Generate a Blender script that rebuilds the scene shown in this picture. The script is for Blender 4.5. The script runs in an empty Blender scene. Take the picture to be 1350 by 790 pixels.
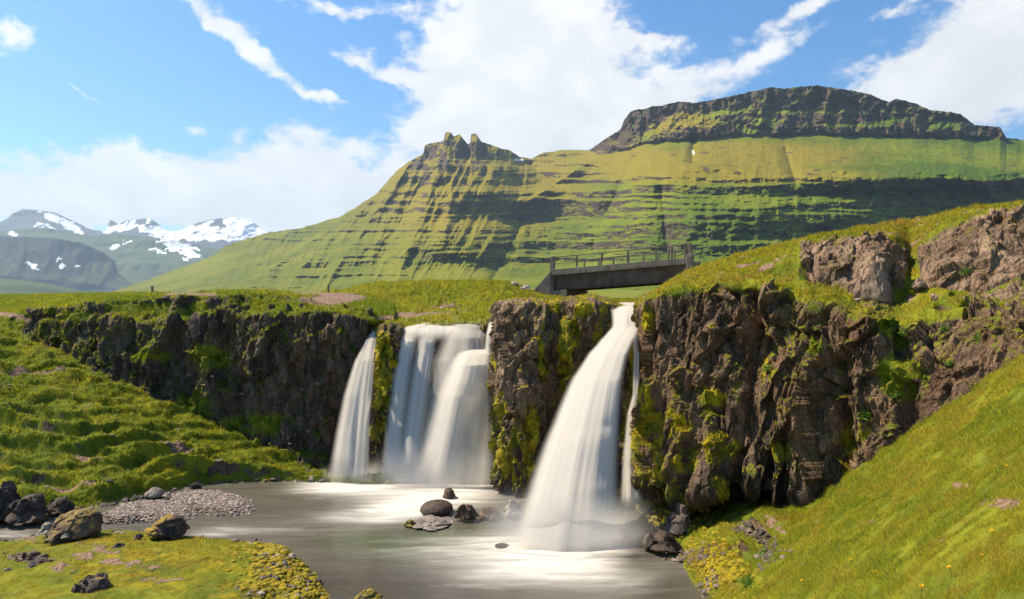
import bpy, bmesh, math, random, time
import numpy as np
from mathutils import Vector
T0 = time.time()
random.seed(7); RNG = np.random.default_rng(7)
SC = bpy.context.scene
COL = SC.collection
R = math.radians
F = 900.0; CX = 675.0; CY = 395.0; CZ = 7.0       # focal length in photo pixels, picture centre, eye height above the pool

# ------------------------------------------------------------------ camera, sky, sun, exposure
cam_d = bpy.data.cameras.new('camera'); cam = bpy.data.objects.new('camera', cam_d); COL.objects.link(cam)
cam_d.sensor_width = 36.0; cam_d.lens = 24.0; cam_d.clip_start = 0.1; cam_d.clip_end = 60000
cam.location = (0, 0, CZ); cam.rotation_euler = (R(90), 0, 0)
SC.camera = cam
SUN_AZ, SUN_EL = -71.0, 51.0                       # azimuth from the view direction (+Y), clockwise; elevation
vs = SC.view_settings
vs.view_transform = 'Standard'; vs.look = 'None'; vs.gamma = 1.0; vs.exposure = 0.98; vs.use_curve_mapping = False
SC.render.engine = 'CYCLES'
SC.cycles.use_denoising = True
SC.cycles.max_bounces = 6; SC.cycles.diffuse_bounces = 3; SC.cycles.glossy_bounces = 2
SC.cycles.transmission_bounces = 4; SC.cycles.transparent_max_bounces = 24; SC.cycles.volume_bounces = 0
SC.cycles.use_adaptive_sampling = True
sd = bpy.data.lights.new('sun', 'SUN'); sun = bpy.data.objects.new('sun', sd); COL.objects.link(sun)
sd.energy = 4.3; sd.angle = R(0.5); sd.color = (1.0, 0.87, 0.66)
sv = Vector((math.sin(R(SUN_AZ)) * math.cos(R(SUN_EL)), math.cos(R(SUN_AZ)) * math.cos(R(SUN_EL)), math.sin(R(SUN_EL))))
sun.rotation_euler = sv.to_track_quat('Z', 'Y').to_euler()
sun.location = (-20, 5, 40)


class NT:
    """small helper for node graphs"""
    def __init__(s, tree): s.t = tree; s.n = tree.nodes; s.l = tree.links
    def put(s, sock, v):
        if isinstance(v, bpy.types.NodeSocket): s.l.new(v, sock)
        elif v is not None:
            try: sock.default_value = v
            except Exception: sock.default_value = (v, v, v)
    def math(s, op, a, b=None, c=None, clamp=False):
        n = s.n.new('ShaderNodeMath'); n.operation = op; n.use_clamp = clamp
        s.put(n.inputs[0], a)
        if b is not None: s.put(n.inputs[1], b)
        if c is not None: s.put(n.inputs[2], c)
        return n.outputs[0]
    def vmath(s, op, a, b=None):
        n = s.n.new('ShaderNodeVectorMath'); n.operation = op
        s.put(n.inputs[0], a)
        if b is not None:
            s.put(n.inputs[3] if op == 'SCALE' else n.inputs[1], b)
        return n.outputs['Value'] if op in ('LENGTH', 'DOT_PRODUCT') else n.outputs[0]
    def mix(s, f, a, b):
        n = s.n.new('ShaderNodeMix'); n.data_type = 'RGBA'
        s.put(n.inputs[0], f); s.put(n.inputs[6], a if isinstance(a, bpy.types.NodeSocket) else (*a, 1)); s.put(n.inputs[7], b if isinstance(b, bpy.types.NodeSocket) else (*b, 1))
        return n.outputs[2]
    def noise(s, vec, scale, detail=4, rough=0.55, dist=0.0, out=0):
        n = s.n.new('ShaderNodeTexNoise'); s.put(n.inputs['Vector'], vec)
        n.inputs['Scale'].default_value = scale; n.inputs['Detail'].default_value = detail
        n.inputs['Roughness'].default_value = rough; n.inputs['Distortion'].default_value = dist
        return n.outputs[out]
    def voro(s, vec, scale, feature='F1', out=0):
        n = s.n.new('ShaderNodeTexVoronoi'); n.feature = feature; s.put(n.inputs['Vector'], vec); n.inputs['Scale'].default_value = scale
        return n.outputs[out]
    def ss(s, v, a, b, lo=0.0, hi=1.0):
        n = s.n.new('ShaderNodeMapRange'); n.interpolation_type = 'SMOOTHSTEP'
        s.put(n.inputs[0], v); n.inputs[1].default_value = a; n.inputs[2].default_value = b; n.inputs[3].default_value = lo; n.inputs[4].default_value = hi
        return n.outputs[0]
    def scale(s, vec, xyz):
        n = s.n.new('ShaderNodeMapping'); s.put(n.inputs[0], vec); n.inputs['Scale'].default_value = xyz
        return n.outputs[0]


# world: physical sky plus clouds laid out by direction (azimuth, elevation)
W = bpy.data.worlds.new('World'); SC.world = W; W.use_nodes = True
W.node_tree.nodes.clear(); w = NT(W.node_tree)
sky = w.n.new('ShaderNodeTexSky'); sky.sky_type = 'NISHITA'; sky.sun_disc = False
sky.sun_elevation = R(SUN_EL); sky.sun_rotation = R(SUN_AZ); sky.altitude = 50; sky.air_density = 1.0; sky.dust_density = 0.6; sky.ozone_density = 1.6
tc = w.n.new('ShaderNodeTexCoord'); D = w.vmath('NORMALIZE', tc.outputs['Generated'])
sp = w.n.new('ShaderNodeSeparateXYZ'); w.l.new(D, sp.inputs[0])
az = w.math('ARCTAN2', sp.outputs[0], sp.outputs[1]); el = w.math('ARCSINE', sp.outputs[2])
def ae(px, py):
    x = (px - CX) / F; z = (CY - py) / F
    return math.atan2(x, 1), math.atan2(z, math.hypot(x, 1))
nv = w.n.new('ShaderNodeCombineXYZ'); w.l.new(az, nv.inputs[0]); w.l.new(el, nv.inputs[1])
AE = nv.outputs[0]
warp = w.vmath('SUBTRACT', w.noise(D, 7.0, 5, 0.6, out=1), (0.5, 0.5, 0.5))
AEw = w.vmath('ADD', AE, w.vmath('SCALE', warp, 0.11))
# px, py, half width, half height, tilt (deg, + = right end higher), strength
CL = [(300, 246, 205, 33, 3, 1.25), (430, 262, 150, 42, -4, 1.3), (130, 210, 90, 14, 8, 0.7), (70, 262, 90, 27, -4, 1.1), (190, 290, 120, 14, 0, .8),
      (395, 185, 70, 22, -8, .7), (700, 55, 104, 100, 0, 1.5), (730, 140, 110, 62, -20, 1.35), (640, 130, 90, 70, 40, .8), (870, 135, 110, 30, 8, .9), (600, 175, 60, 30, 20, .9),
      (1290, 70, 160, 62, 28, 1.45), (1250, 130, 150, 40, 8, 1.0), (1050, 15, 80, 12, 12, .9), (1000, 72, 60, 14, 14, .8),
      (335, 60, 85, 15, -42, 1.0), (440, 10, 60, 9, -6, .8), (462, 76, 40, 15, -30, .72), (526, 112, 26, 9, -20, .8), (20, 55, 36, 14, -38, .9),
      (260, 158, 18, 8, 0, .7), (265, 8, 40, 9, -35, .85), (120, 120, 30, 5, -20, .55), (420, 135, 40, 6, -10, .6), (560, 100, 30, 70, 0, .25), (860, 58, 40, 9, -6, .8), (1180, 10, 60, 8, 14, .6)]
tot = None
for (px, py, rx, ry, rot, st) in CL:
    a0, e0 = ae(px, py); c = math.cos(math.atan((px - CX) / F)); rx_ = rx / F * c * c * 1.0; ry_ = ry / F * c; r = R(rot)
    v = w.vmath('SUBTRACT', AEw, (a0, e0, 0))
    u1 = w.vmath('DOT_PRODUCT', v, (math.cos(r) / rx_, math.sin(r) / rx_, 0)); u2 = w.vmath('DOT_PRODUCT', v, (-math.sin(r) / ry_, math.cos(r) / ry_, 0))
    q = w.math('ADD', w.math('MULTIPLY', u1, u1), w.math('MULTIPLY', u2, u2))
    g = w.math('MULTIPLY', w.math('EXPONENT', w.math('MULTIPLY', q, -0.75)), st)
    tot = g if tot is None else w.math('ADD', tot, g)
# everywhere outside the photographed part of the sky: broken cumulus
back = w.ss(w.noise(D, 2.2, 4, 0.55), 0.5, 0.75, 0, .9)
back = w.math('MULTIPLY', back, w.ss(w.math('ABSOLUTE', az), 0.75, 1.1))
tot = w.math('ADD', tot, back)
fine = w.noise(w.scale(AE, (1, 1.7, 1)), 26.0, 8, 0.62, 0.3)
mid = w.noise(w.scale(AE, (1, 1.6, 1)), 9.0, 6, 0.6, 0.5)
nz_ = w.math('ADD', w.math('MULTIPLY', w.math('SUBTRACT', fine, 0.5), 1.7), w.math('MULTIPLY', w.math('SUBTRACT', mid, 0.5), 1.3))
dens = w.math('ADD', tot, w.math('MULTIPLY', nz_, w.ss(tot, 0.02, 0.5, 0.15, 1.0)))
cov = w.ss(dens, 0.30, 1.0)
cloud = w.mix(w.ss(mid, 0.35, 0.7), (4.7, 4.65, 4.65), (5.7, 5.55, 5.4))
hsv = w.n.new('ShaderNodeHueSaturation'); hsv.inputs['Saturation'].default_value = 1.35; hsv.inputs['Value'].default_value = 1.15; w.l.new(sky.outputs[0], hsv.inputs['Color'])
skt = w.vmath('MULTIPLY', hsv.outputs[0], (.52, .69, .76)); skc = w.mix(w.math('MULTIPLY', cov, 0.95), skt, cloud)
W.cycles.sampling_method = "MANUAL"; W.cycles.sample_map_resolution = 256
bg = w.n.new('ShaderNodeBackground'); w.l.new(skc, bg.inputs[0]); bg.inputs[1].default_value = 0.106
wo = w.n.new('ShaderNodeOutputWorld'); w.l.new(bg.outputs[0], wo.inputs[0])


# ------------------------------------------------------------------ numeric helpers
PERM = np.random.default_rng(11).permutation(256).astype(np.int64); PERM = np.concatenate([PERM, PERM, PERM])
GR = np.random.default_rng(12).normal(size=(256, 3)); GR /= np.linalg.norm(GR, axis=1)[:, None]
def perlin(P):
    i = np.floor(P).astype(np.int64); f = P - i; u = f * f * f * (f * (f * 6 - 15) + 10); i &= 255
    out = 0
    for dx in (0, 1):
        wx = u[..., 0] if dx else 1 - u[..., 0]
        a = PERM[(i[..., 0] + dx) & 255]
        for dy in (0, 1):
            wy = u[..., 1] if dy else 1 - u[..., 1]
            b = PERM[(a + i[..., 1] + dy) & 255]
            for dz in (0, 1):
                wz = u[..., 2] if dz else 1 - u[..., 2]
                g = GR[PERM[(b + i[..., 2] + dz) & 255]]
                out = out + wx * wy * wz * (g[..., 0] * (f[..., 0] - dx) + g[..., 1] * (f[..., 1] - dy) + g[..., 2] * (f[..., 2] - dz))
    return out * 1.6
def fbm(P, oct=4, gain=0.5, ridged=False, off=0.0):
    a = 1.0; s = 0; tot = 0; P = P + off
    for o in range(oct):
        n = perlin(P)
        if ridged: n = 1 - 2 * np.abs(n)
        s = s + a * n; tot += a; a *= gain; P = P * 2.03 + 17.3
    return s / tot
def N2(x, y, z=0.0):
    return np.stack(np.broadcast_arrays(x, y, z), -1).astype(float)
def facet(P, tilt=1.0, seed=0):
    """blocky broken-rock relief: each cell of a jittered lattice is a tilted plane with its own offset"""
    r = np.random.default_rng(100 + seed); J = r.random((256, 3)); H = r.random(256) - 0.5; TT = r.normal(size=(256, 3)) * tilt
    i = np.floor(P).astype(np.int64); best = np.full(P.shape[:-1], 9e9); val = np.zeros(P.shape[:-1])
    for dx in (-1, 0, 1):
        for dy in (-1, 0, 1):
            for dz in (-1, 0, 1):
                k = PERM[(PERM[(PERM[(i[..., 0] + dx) & 255] + i[..., 1] + dy) & 255] + i[..., 2] + dz) & 255]
                o = i + np.array([dx, dy, dz]) + J[k] - P
                q = (o * o).sum(-1); m = q < best
                v = H[k] - (o * TT[k]).sum(-1) * 0.5
                best = np.where(m, q, best); val = np.where(m, v, val)
    return val, best
def sstep(x, a, b):
    t = np.clip((x - a) / (b - a), 0, 1); return t * t * (3 - 2 * t)
def smooth1(A, k, axis):
    if k < 1: return A
    x = np.arange(-3 * k, 3 * k + 1); g = np.exp(-x * x / (2.0 * k * k)); g /= g.sum()
    pad = [(0, 0)] * A.ndim; pad[axis] = (3 * k, 3 * k); B = np.pad(A, pad, mode='edge'); out = 0
    n = A.shape[axis]
    for j, gg in enumerate(g): out = out + gg * np.take(B, range(j, j + n), axis)
    return out
def P3(px, py, d):
    return np.stack(np.broadcast_arrays((px - CX) / F * d, d, CZ + (CY - py) / F * d), -1)
def Pt(px, py, d): return Vector(((px - CX) / F * d, d, CZ + (CY - py) / F * d))
def grid_normals(V):
    a = np.gradient(V, axis=1); b = np.gradient(V, axis=0); n = np.cross(a, b)
    n /= np.linalg.norm(n, axis=-1)[..., None] + 1e-12
    flip = (n * (V - np.array([0, 0, CZ]))).sum(-1) > 0
    n[flip] *= -1
    return n
def densify(xs, n): return np.concatenate([np.linspace(xs[i], xs[i + 1], n[i], endpoint=False) for i in range(len(n))] + [[xs[-1]]])


def tag(o, label=None, cat=None, group=None, kind=None):
    if label: o['label'] = label
    if cat: o['category'] = cat
    if group: o['group'] = group
    if kind: o['kind'] = kind
    return o
def link(name, me, mat=None, parent=None):
    o = bpy.data.objects.new(name, me); COL.objects.link(o)
    if mat: me.materials.append(mat)
    if parent: o.parent = parent
    return o
def raw_mesh(name, V, faces, k, smooth=True, attrs=None):
    me = bpy.data.meshes.new(name); V = np.ascontiguousarray(V.reshape(-1, 3), dtype=np.float32); faces = np.ascontiguousarray(faces.reshape(-1), dtype=np.int32); nf = len(faces) // k
    me.vertices.add(len(V)); me.vertices.foreach_set('co', V.ravel())
    me.loops.add(len(faces)); me.loops.foreach_set('vertex_index', faces)
    me.polygons.add(nf); me.polygons.foreach_set('loop_start', np.arange(0, nf * k, k, dtype=np.int32))
    me.polygons.foreach_set('use_smooth', np.full(nf, smooth))
    me.update(calc_edges=True)
    for nm, A in (attrs or {}).items():
        A = np.ascontiguousarray(A, dtype=np.float32)
        if A.size == len(V): at = me.attributes.new(nm, 'FLOAT', 'POINT'); at.data.foreach_set('value', A.ravel())
        else: at = me.attributes.new(nm, 'FLOAT_COLOR', 'POINT'); at.data.foreach_set('color', A.reshape(-1, 4).ravel())
    return me
def grid_mesh(name, V, attrs=None, smooth=True):
    r, c = V.shape[:2]; i = np.arange(r * c).reshape(r, c)
    f = np.stack([i[:-1, :-1], i[:-1, 1:], i[1:, 1:], i[1:, :-1]], -1)
    v0, v1, v3 = V[0, 0], V[0, 1], V[1, 0]
    m = V[r // 2, c // 2]; n = np.cross(V[r // 2, c // 2 + 1] - m, V[r // 2 + 1, c // 2] - m)
    if np.dot(n, m - np.array([0, 0, CZ])) > 0: f = f[..., ::-1]
    return raw_mesh(name, V, f, 4, smooth, attrs)
def masks(g, m=0, dt=0, wet=0):
    return np.stack([np.broadcast_to(np.asarray(a, float), g.shape) for a in (g, m, dt, wet)], -1)

# rows: list of {px: (py, d)}; returns base grid
def loft(rows, px, sub, ksm=3, kx=3):
    PY = []; DD = []
    for rw in rows:
        k = sorted(rw); a = np.interp(px, k, [rw[q][0] for q in k]); b = np.interp(px, k, [rw[q][1] for q in k])
        PY.append(a); DD.append(b)
    PY = np.array(PY); DD = np.array(DD); o1 = []; o2 = []; tt = []
    for i, n in enumerate(sub):
        t = np.linspace(0, 1, n, endpoint=False)[:, None]
        # interpolate world z and depth, not picture rows, so far rows stay flat
        o1.append(((CY - PY[i]) * DD[i]) * (1 - t) + ((CY - PY[i + 1]) * DD[i + 1]) * t); o2.append(DD[i] * (1 - t) + DD[i + 1] * t); tt.append(i + t[:, 0])
    o1.append(((CY - PY[-1]) * DD[-1])[None]); o2.append(DD[-1][None]); tt.append([len(sub)])
    Z = np.concatenate(o1); Dd = np.concatenate(o2); tt = np.concatenate(tt)
    Z = smooth1(smooth1(Z, ksm, 0), kx, 1); Dd = smooth1(smooth1(Dd, ksm, 0), kx, 1)
    V = np.stack([(px[None] - CX) / F * Dd, Dd, CZ + Z / F], -1)
    return V, tt
def picxy(V):
    return CX + V[..., 0] / V[..., 1] * F, CY - (V[..., 2] - CZ) / V[..., 1] * F
def blob(X, Y, cx, cy, rx, ry, rot=0):
    c, s = math.cos(R(rot)), math.sin(R(rot)); dx = X - cx; dy = Y - cy
    q = ((dx * c - dy * s) / rx) ** 2 + ((dx * s + dy * c) / ry) ** 2
    return np.exp(-q * 0.9)
def blobs(X, Y, L):
    o = 0
    for b in L: o = np.maximum(o, blob(X, Y, *b))
    return o


# ------------------------------------------------------------------ materials
def new_mat(name):
    m = bpy.data.materials.new(name); m.use_nodes = True; m.node_tree.nodes.clear(); return m, NT(m.node_tree)
def finish(n, bsdf):
    o = n.n.new('ShaderNodeOutputMaterial'); n.l.new(bsdf, o.inputs[0])
def principled(n, col, rough=0.85, bump=None, bstr=0.5, bdist=0.05, spec=0.3):
    b = n.n.new('ShaderNodeBsdfPrincipled'); n.put(b.inputs['Base Color'], col if isinstance(col, bpy.types.NodeSocket) else (*col, 1)); n.put(b.inputs['Roughness'], rough)
    b.inputs['Specular IOR Level'].default_value = spec
    if bump is not None:
        k = n.n.new('ShaderNodeBump'); k.inputs['Strength'].default_value = bstr; k.inputs['Distance'].default_value = bdist; n.l.new(bump, k.inputs['Height']); n.l.new(k.outputs[0], b.inputs['Normal'])
    return b
def pos(n):
    return n.n.new('ShaderNodeNewGeometry').outputs['Position']
def attr(n, name, out='Fac'):
    a = n.n.new('ShaderNodeAttribute'); a.attribute_name = name; return a.outputs[out]

def terrain_material(name, rockA=(.042, .027, .018), rockB=(.265, .165, .098), lichen=(.46, .35, .25), lich=0.6):
    m, n = new_mat(name); p = pos(n)
    sp = n.n.new('ShaderNodeSeparateColor'); n.l.new(attr(n, 'mask', 'Color'), sp.inputs[0]); g, ms, dt = sp.outputs[0], sp.outputs[1], sp.outputs[2]
    wet = attr(n, 'mask', 'Alpha')
    pv = n.scale(p, (1, 1, .55))
    n1 = n.noise(pv, 1.3, 6, .65, .4); n2 = n.noise(p, 9, 6, .7); n3 = n.noise(p, 38, 4, .65)
    rk = n.mix(n.ss(n1, .32, .68), rockA, rockB)
    rk = n.mix(n.math('MULTIPLY', n.ss(n.noise(p, .6, 3), .45, .7), .55), rk, (.15, .075, .038))
    rk = n.mix(n.math('MULTIPLY', n.ss(n2, .55, .75), .5), rk, (.27, .19, .135)); wv = n.vmath('ADD', p, n.vmath('SCALE', n.noise(p, 1.2, 3, out=1), .5)); vr = n.voro(n.scale(wv, (1, 1, .38)), 2.0, 'DISTANCE_TO_EDGE'); vr2 = n.voro(n.scale(wv, (1, 1, .6)), 5.5, 'DISTANCE_TO_EDGE'); crk = n.math('MULTIPLY', n.ss(vr, 0, .07), n.ss(vr2, 0, .10, .45, 1)); rk = n.mix(n.math('MULTIPLY', n.math('SUBTRACT', 1.0, crk), .5), rk, (.016, .012, .010))
    lc = n.math('MULTIPLY', n.ss(n.noise(p, 4.3, 7, .75), .60, .72), n.ss(n3, .42, .6))
    rk = n.mix(n.math('MULTIPLY', lc, lich), rk, lichen)
    rk = n.mix(n.math('MULTIPLY', wet, .7), rk, (.018, .014, .012))
    gr = n.mix(n.ss(n.noise(p, .7, 5, .6), .38, .62), (.095, .135, .005), (.21, .215, .006))
    gr = n.mix(n.math('MULTIPLY', n.ss(n.noise(p, 2.6, 5, .65), .5, .72), .6), gr, (.20, .15, .022))
    gr = n.mix(n.math('MULTIPLY', n.ss(n3, .5, .7), .45), gr, (.04, .06, .008))
    mo = n.mix(n.ss(n.noise(p, 2.1, 5, .65), .4, .62), (.125, .13, .005), (.40, .30, .006))
    mo = n.mix(n.math('MULTIPLY', n.ss(n2, .52, .7), .5), mo, (.04, .05, .006))
    di = n.mix(n.ss(n2, .4, .65), (.20, .115, .068), (.34, .22, .15))
    edge = n.math('MULTIPLY', n.math('SUBTRACT', n.math('ADD', n2, n3), 1.0), .9)
    def m_(s): return n.ss(n.math('ADD', s, edge), .38, .62)
    c = n.mix(m_(dt), rk, di); c = n.mix(m_(g), c, gr); c = n.mix(m_(ms), c, mo)
    h = n.math('ADD', n.math('ADD', n.math('MULTIPLY', n2, .6), n.math('MULTIPLY', n3, .5)), n.math('MULTIPLY', crk, n.math('SUBTRACT', .9, n.math('MULTIPLY', n.math('ADD', g, ms), .8))))
    b = principled(n, c, n.math('SUBTRACT', .9, n.math('MULTIPLY', wet, .55)), h, .8, .06, .25)
    finish(n, b.outputs[0]); return m
M_TERR = terrain_material('rock_grass_ground')
M_TERR_L = terrain_material('shaded_bank_ground', (.038, .027, .021), (.165, .118, .088), (.40, .32, .26), .6)  # darker copy of the ground rock, left-bank shade put into its colours
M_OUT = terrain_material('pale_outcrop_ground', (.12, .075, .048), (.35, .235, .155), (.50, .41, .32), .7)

def blade_material(name, trans=.4):
    m, n = new_mat(name); c = attr(n, 'tint', 'Color')
    b = principled(n, c, .6, spec=.2); n.l.new(attr(n, 'nrm', 'Vector'), b.inputs['Normal']); t = n.n.new('ShaderNodeBsdfTranslucent'); n.l.new(n.mix(.35, c, (.25, .26, .01)), t.inputs[0])
    x = n.n.new('ShaderNodeMixShader'); x.inputs[0].default_value = trans; n.l.new(b.outputs[0], x.inputs[1]); n.l.new(t.outputs[0], x.inputs[2]); finish(n, x.outputs[0]); return m
M_BLADE = blade_material('grass_blade')

def simple(name, col, rough=.8, n1=6, var=.5, bump=.4, col2=None, spec=.3):
    m, n = new_mat(name); tcn = n.n.new('ShaderNodeTexCoord').outputs['Object']
    a = n.noise(tcn, n1, 6, .65); c2 = col2 or tuple(x * var for x in col)
    c = n.mix(n.ss(a, .35, .65), c2, col); b = principled(n, c, rough, n.noise(tcn, n1 * 4, 4, .6), bump, .02, spec); finish(n, b.outputs[0]); return m

print('setup', round(time.time() - T0, 1))
#PART2
# ------------------------------------------------------------------ mountains
def mountain_material(name, gA, gB, rA, rB, gY=(.21, .17, .03)):
    m, n = new_mat(name); p = pos(n)
    sp = n.n.new('ShaderNodeSeparateColor'); n.l.new(attr(n, 'mask', 'Color'), sp.inputs[0])
    n1 = n.noise(p, .006, 6, .6); n2 = n.noise(n.scale(p, (1, 1, 2)), .035, 6, .68); n3 = n.noise(n.scale(p, (1, 1, .5)), .12, 4, .65)
    gr = n.mix(n.ss(n1, .38, .62), gA, gB); gr = n.mix(n.math('MULTIPLY', n.ss(n.math('ADD', n.math('MULTIPLY', n2, .6), n.math('MULTIPLY', sp.outputs[2], .62)), .42, .78), .85), gr, gY)
    rk = n.mix(n.ss(n3, .35, .65), rA, rB)
    e = n.math('ADD', n.math('MULTIPLY', n.math('SUBTRACT', n2, .5), .9), n.math('MULTIPLY', n.math('SUBTRACT', n3, .5), .7))
    c = n.mix(n.ss(n.math('ADD', sp.outputs[0], e), .36, .64), rk, gr)
    c = n.mix(n.ss(n.math('ADD', sp.outputs[1], n.math('MULTIPLY', e, .35)), .42, .55), c, (.82, .84, .88))
    b = principled(n, c, .9, n.math('ADD', n2, n3), .7, 4.0, .1); finish(n, b.outputs[0]); return m

def knots(L): L = sorted(L); return [a[0] for a in L], [a[1] for a in L], [a[2] for a in L]
def mountain(name, label, crest, foot, px, nr, wfun, mat, relief, jag=0.0, jag_f=.12, seed=0, mfun=None, back=400):
    kx, ky, kd = knots(crest); fx, fy, fd = knots(foot)
    cy = np.interp(px, kx, ky); cd = smooth1(np.interp(px, kx, kd), 12, 0); fy_ = np.interp(px, fx, fy); fd_ = smooth1(np.interp(px, fx, fd), 12, 0)
    cs0 = smooth1(cy, 22, 0); cy = cy - jag * fbm(N2(px * jag_f, 3.3 + seed), 5, .6)
    t = np.linspace(0, 1, nr)[:, None]; PY = fy_ + (cs0 - fy_) * t + (cy - cs0) * t ** 9; PX = np.broadcast_to(px, PY.shape)
    Wt = wfun(PX, PY, t); cs = np.cumsum(Wt, 0); cs = (cs - cs[0]) / (cs[-1] - cs[0])
    Dp = fd_ + (cd - fd_) * cs; Ls = smooth1(Dp, 12, 0); Dp = smooth1(Ls, 30, 1) + smooth1(Dp - Ls, 1, 1)
    if relief is not None: Dp = Dp + relief(PX, PY, t, Dp)
    V = P3(PX, PY, Dp)
    n = grid_normals(V)
    mk = mfun(PX, PY, t, n, V)
    # far side of the ridge
    last = V[-1]; ext = []; mm = []
    for k, (dd, dz) in enumerate(((.15, -.03), (.5, -.3), (1, -.9))):
        q = last.copy(); s = (last[:, 1] + back * dd) / last[:, 1]; q[:, 0] *= s; q[:, 1] *= s; q[:, 2] = last[:, 2] + dz * back * .55; ext.append(q); mm.append(mk[-1])
    V = np.concatenate([V, np.array(ext)]); mk = np.concatenate([mk, np.array(mm)])
    o = link(name, grid_mesh(name, V, {'mask': mk}), mat); tag(o, label, None, None, 'structure'); return o

def strata(PX, PY, freq, seed, tilt=0.0, warp=6):
    y = PY + tilt * PX + warp * perlin(N2(PX * .006, PY * .01, seed)) + 1.6 * perlin(N2(PX * .03, PY * .02, seed + 5))
    return perlin(N2(PX * .0024, y * freq, seed + 9)) + .75 * perlin(N2(PX * .006, y * freq * 2.3, seed + 3)) + .28 * perlin(N2(PX * .06, y * freq * 1.2, seed + 4))
def cliffs(s, c, sharp=.12): return sstep(s, c - sharp, c + sharp)
SUM_X = [700, 790, 820, 850, 900, 920, 990, 1070, 1150, 1230, 1330, 1900]; SUM_Y = [150, 206, 200, 190, 186, 184, 180, 178, 180, 182, 184, 184]
GAPS = [(868, 170, 30, 6, 32), (905, 160, 22, 9, 20), (948, 150, 30, 4, 12), (935, 163, 16, 5, 20), (1060, 147, 90, 2.2, 0), (1180, 158, 16, 4, 10), (1130, 165, 60, 2, 0), (1245, 165, 20, 6, 0), (1010, 160, 14, 5, 0), (985, 172, 14, 5, -30), (830, 196, 20, 3, 30)]
def w_main(PX, PY, t):
    w = np.ones_like(PY); right = sstep(PX, 600, 760); mid = sstep(PY, 232, 246) * (1 - sstep(PY, 330, 352)); low = sstep(PY, 330, 350)
    s = strata(PX, PY, .125, 1.0)
    thr = .22 - .34 * mid * right - .22 * mid * sstep(PX, 980, 1150) + .12 * low + .35 * sstep(PY, 345, 370) * (1 - sstep(PX, 560, 700))
    k = cliffs(s, thr, .07); w *= 1 - .95 * k; s2 = strata(PX, PY, .30, 6.0, 0, 4); w *= 1 - .7 * cliffs(s2, .18, .08) * (1 - .8 * sstep(PY, 345, 370))
    base = np.interp(PX, SUM_X, SUM_Y) + 3 * perlin(N2(PX * .04, 0, 7.7)); sc = 1 - sstep(PY, base - 3, base + 2)
    w = np.where(PX > 740, w * (1 - sc) + sc * (.05 + .8 * np.clip(1.2 * blobs(PX, PY, GAPS), 0, 1) + .25 * sstep(strata(PX, PY, .16, 8.), .5, .6)), w)
    lw = PY + 10 * perlin(N2(PX * .016, 5.5)) + 5 * perlin(N2(PX * .05, 6.5)); lawn = (1 - sc) * (1 - sstep(lw, 222, 236)) * sstep(PX, 770, 850); w = w * (1 - lawn * .8) + 1.1 * lawn
    pk = np.clip(1.3 * blob(PX, PY, 590, 205, 75, 38), 0, 1); w = w * (1 - pk) + pk * (.2 + .9 * sstep(strata(PX, PY, .12, 3.), .2, .4))
    return np.maximum(w, .03)
SPURS = [  # top, bottom, amplitude (m, + toward us), half width px
    ((548, 205), (430, 372), 55, 16), ((585, 200), (520, 380), 70, 16), ((600, 215), (585, 330), 60, 22), ((520, 235), (380, 370), 40, 14), ((470, 280), (330, 372), 30, 12),
    ((690, 290), (640, 385), -45, 9), ((835, 205), (790, 300), -55, 14), ((790, 205), (690, 270), 60, 22), ((700, 215), (735, 250), -60, 26), ((870, 240), (880, 340), -35, 8), ((914, 178), (912, 215), -40, 5),
    ((1035, 195), (1050, 245), -30, 7), ((1085, 300), (1075, 345), -40, 8), ((555, 240), (500, 345), -60, 9), ((660, 215), (640, 260), 50, 30)]
def r_main(PX, PY, t, Dp):
    o = np.zeros_like(PY)
    for (a, b, A, wd) in SPURS:
        A = A * 1.35
        tt = np.clip((PY - a[1]) / (b[1] - a[1]), -.15, 1.1); cx = a[0] + (b[0] - a[0]) * tt; cx = cx + 3 * perlin(N2(PY * .07, a[0]))
        env = sstep((PY - a[1]) / (b[1] - a[1]), -.12, .12) * (1 - sstep((PY - a[1]) / (b[1] - a[1]), .85, 1.12))
        o -= A * env * np.exp(-np.abs(PX - cx) / wd)
    left = 1 - sstep(PX, 600, 720)
    k = (.3 + .7 * left) * sstep(t, .05, .3)
    sx = PX + (PY - 290) * .5 * left
    o -= 58 * (1 - .86 * sstep(PX, 600, 740)) * sstep(t, .04, .25) * fbm(N2(sx * .036, PY * .010, 2.2), 4, .5, True)
    base = np.interp(PX, SUM_X, SUM_Y); sc = (1 - sstep(PY, base - 4, base + 1)) * sstep(PX, 740, 760)
    o -= 50 * sc * fbm(N2(PX * .035, PY * .03, 5.2), 5, .55, True)
    o -= 24 * blob(PX, PY, 590, 200, 80, 40) * fbm(N2(PX * .09, PY * .04, 8.2), 4, .6, True)
    o -= 16 * sstep(t, .03, .15) * fbm(N2(PX * .05, PY * .10, 6.1), 6, .62)
    bn = 9 * perlin(N2(PX * .018, 1.5)) + 4 * perlin(N2(PX * .07, 2.5)); band = sstep(PY + bn, 236, 256) * (1 - sstep(PY + bn, 312, 345))
    o -= 9 * band * sstep(PX, 640, 760) * fbm(N2(PX * .04, PY * .015, 31.1), 4, .6, True)
    o += .36 * np.clip(PX - 1000, 0, 420) * band
    return o
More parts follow.
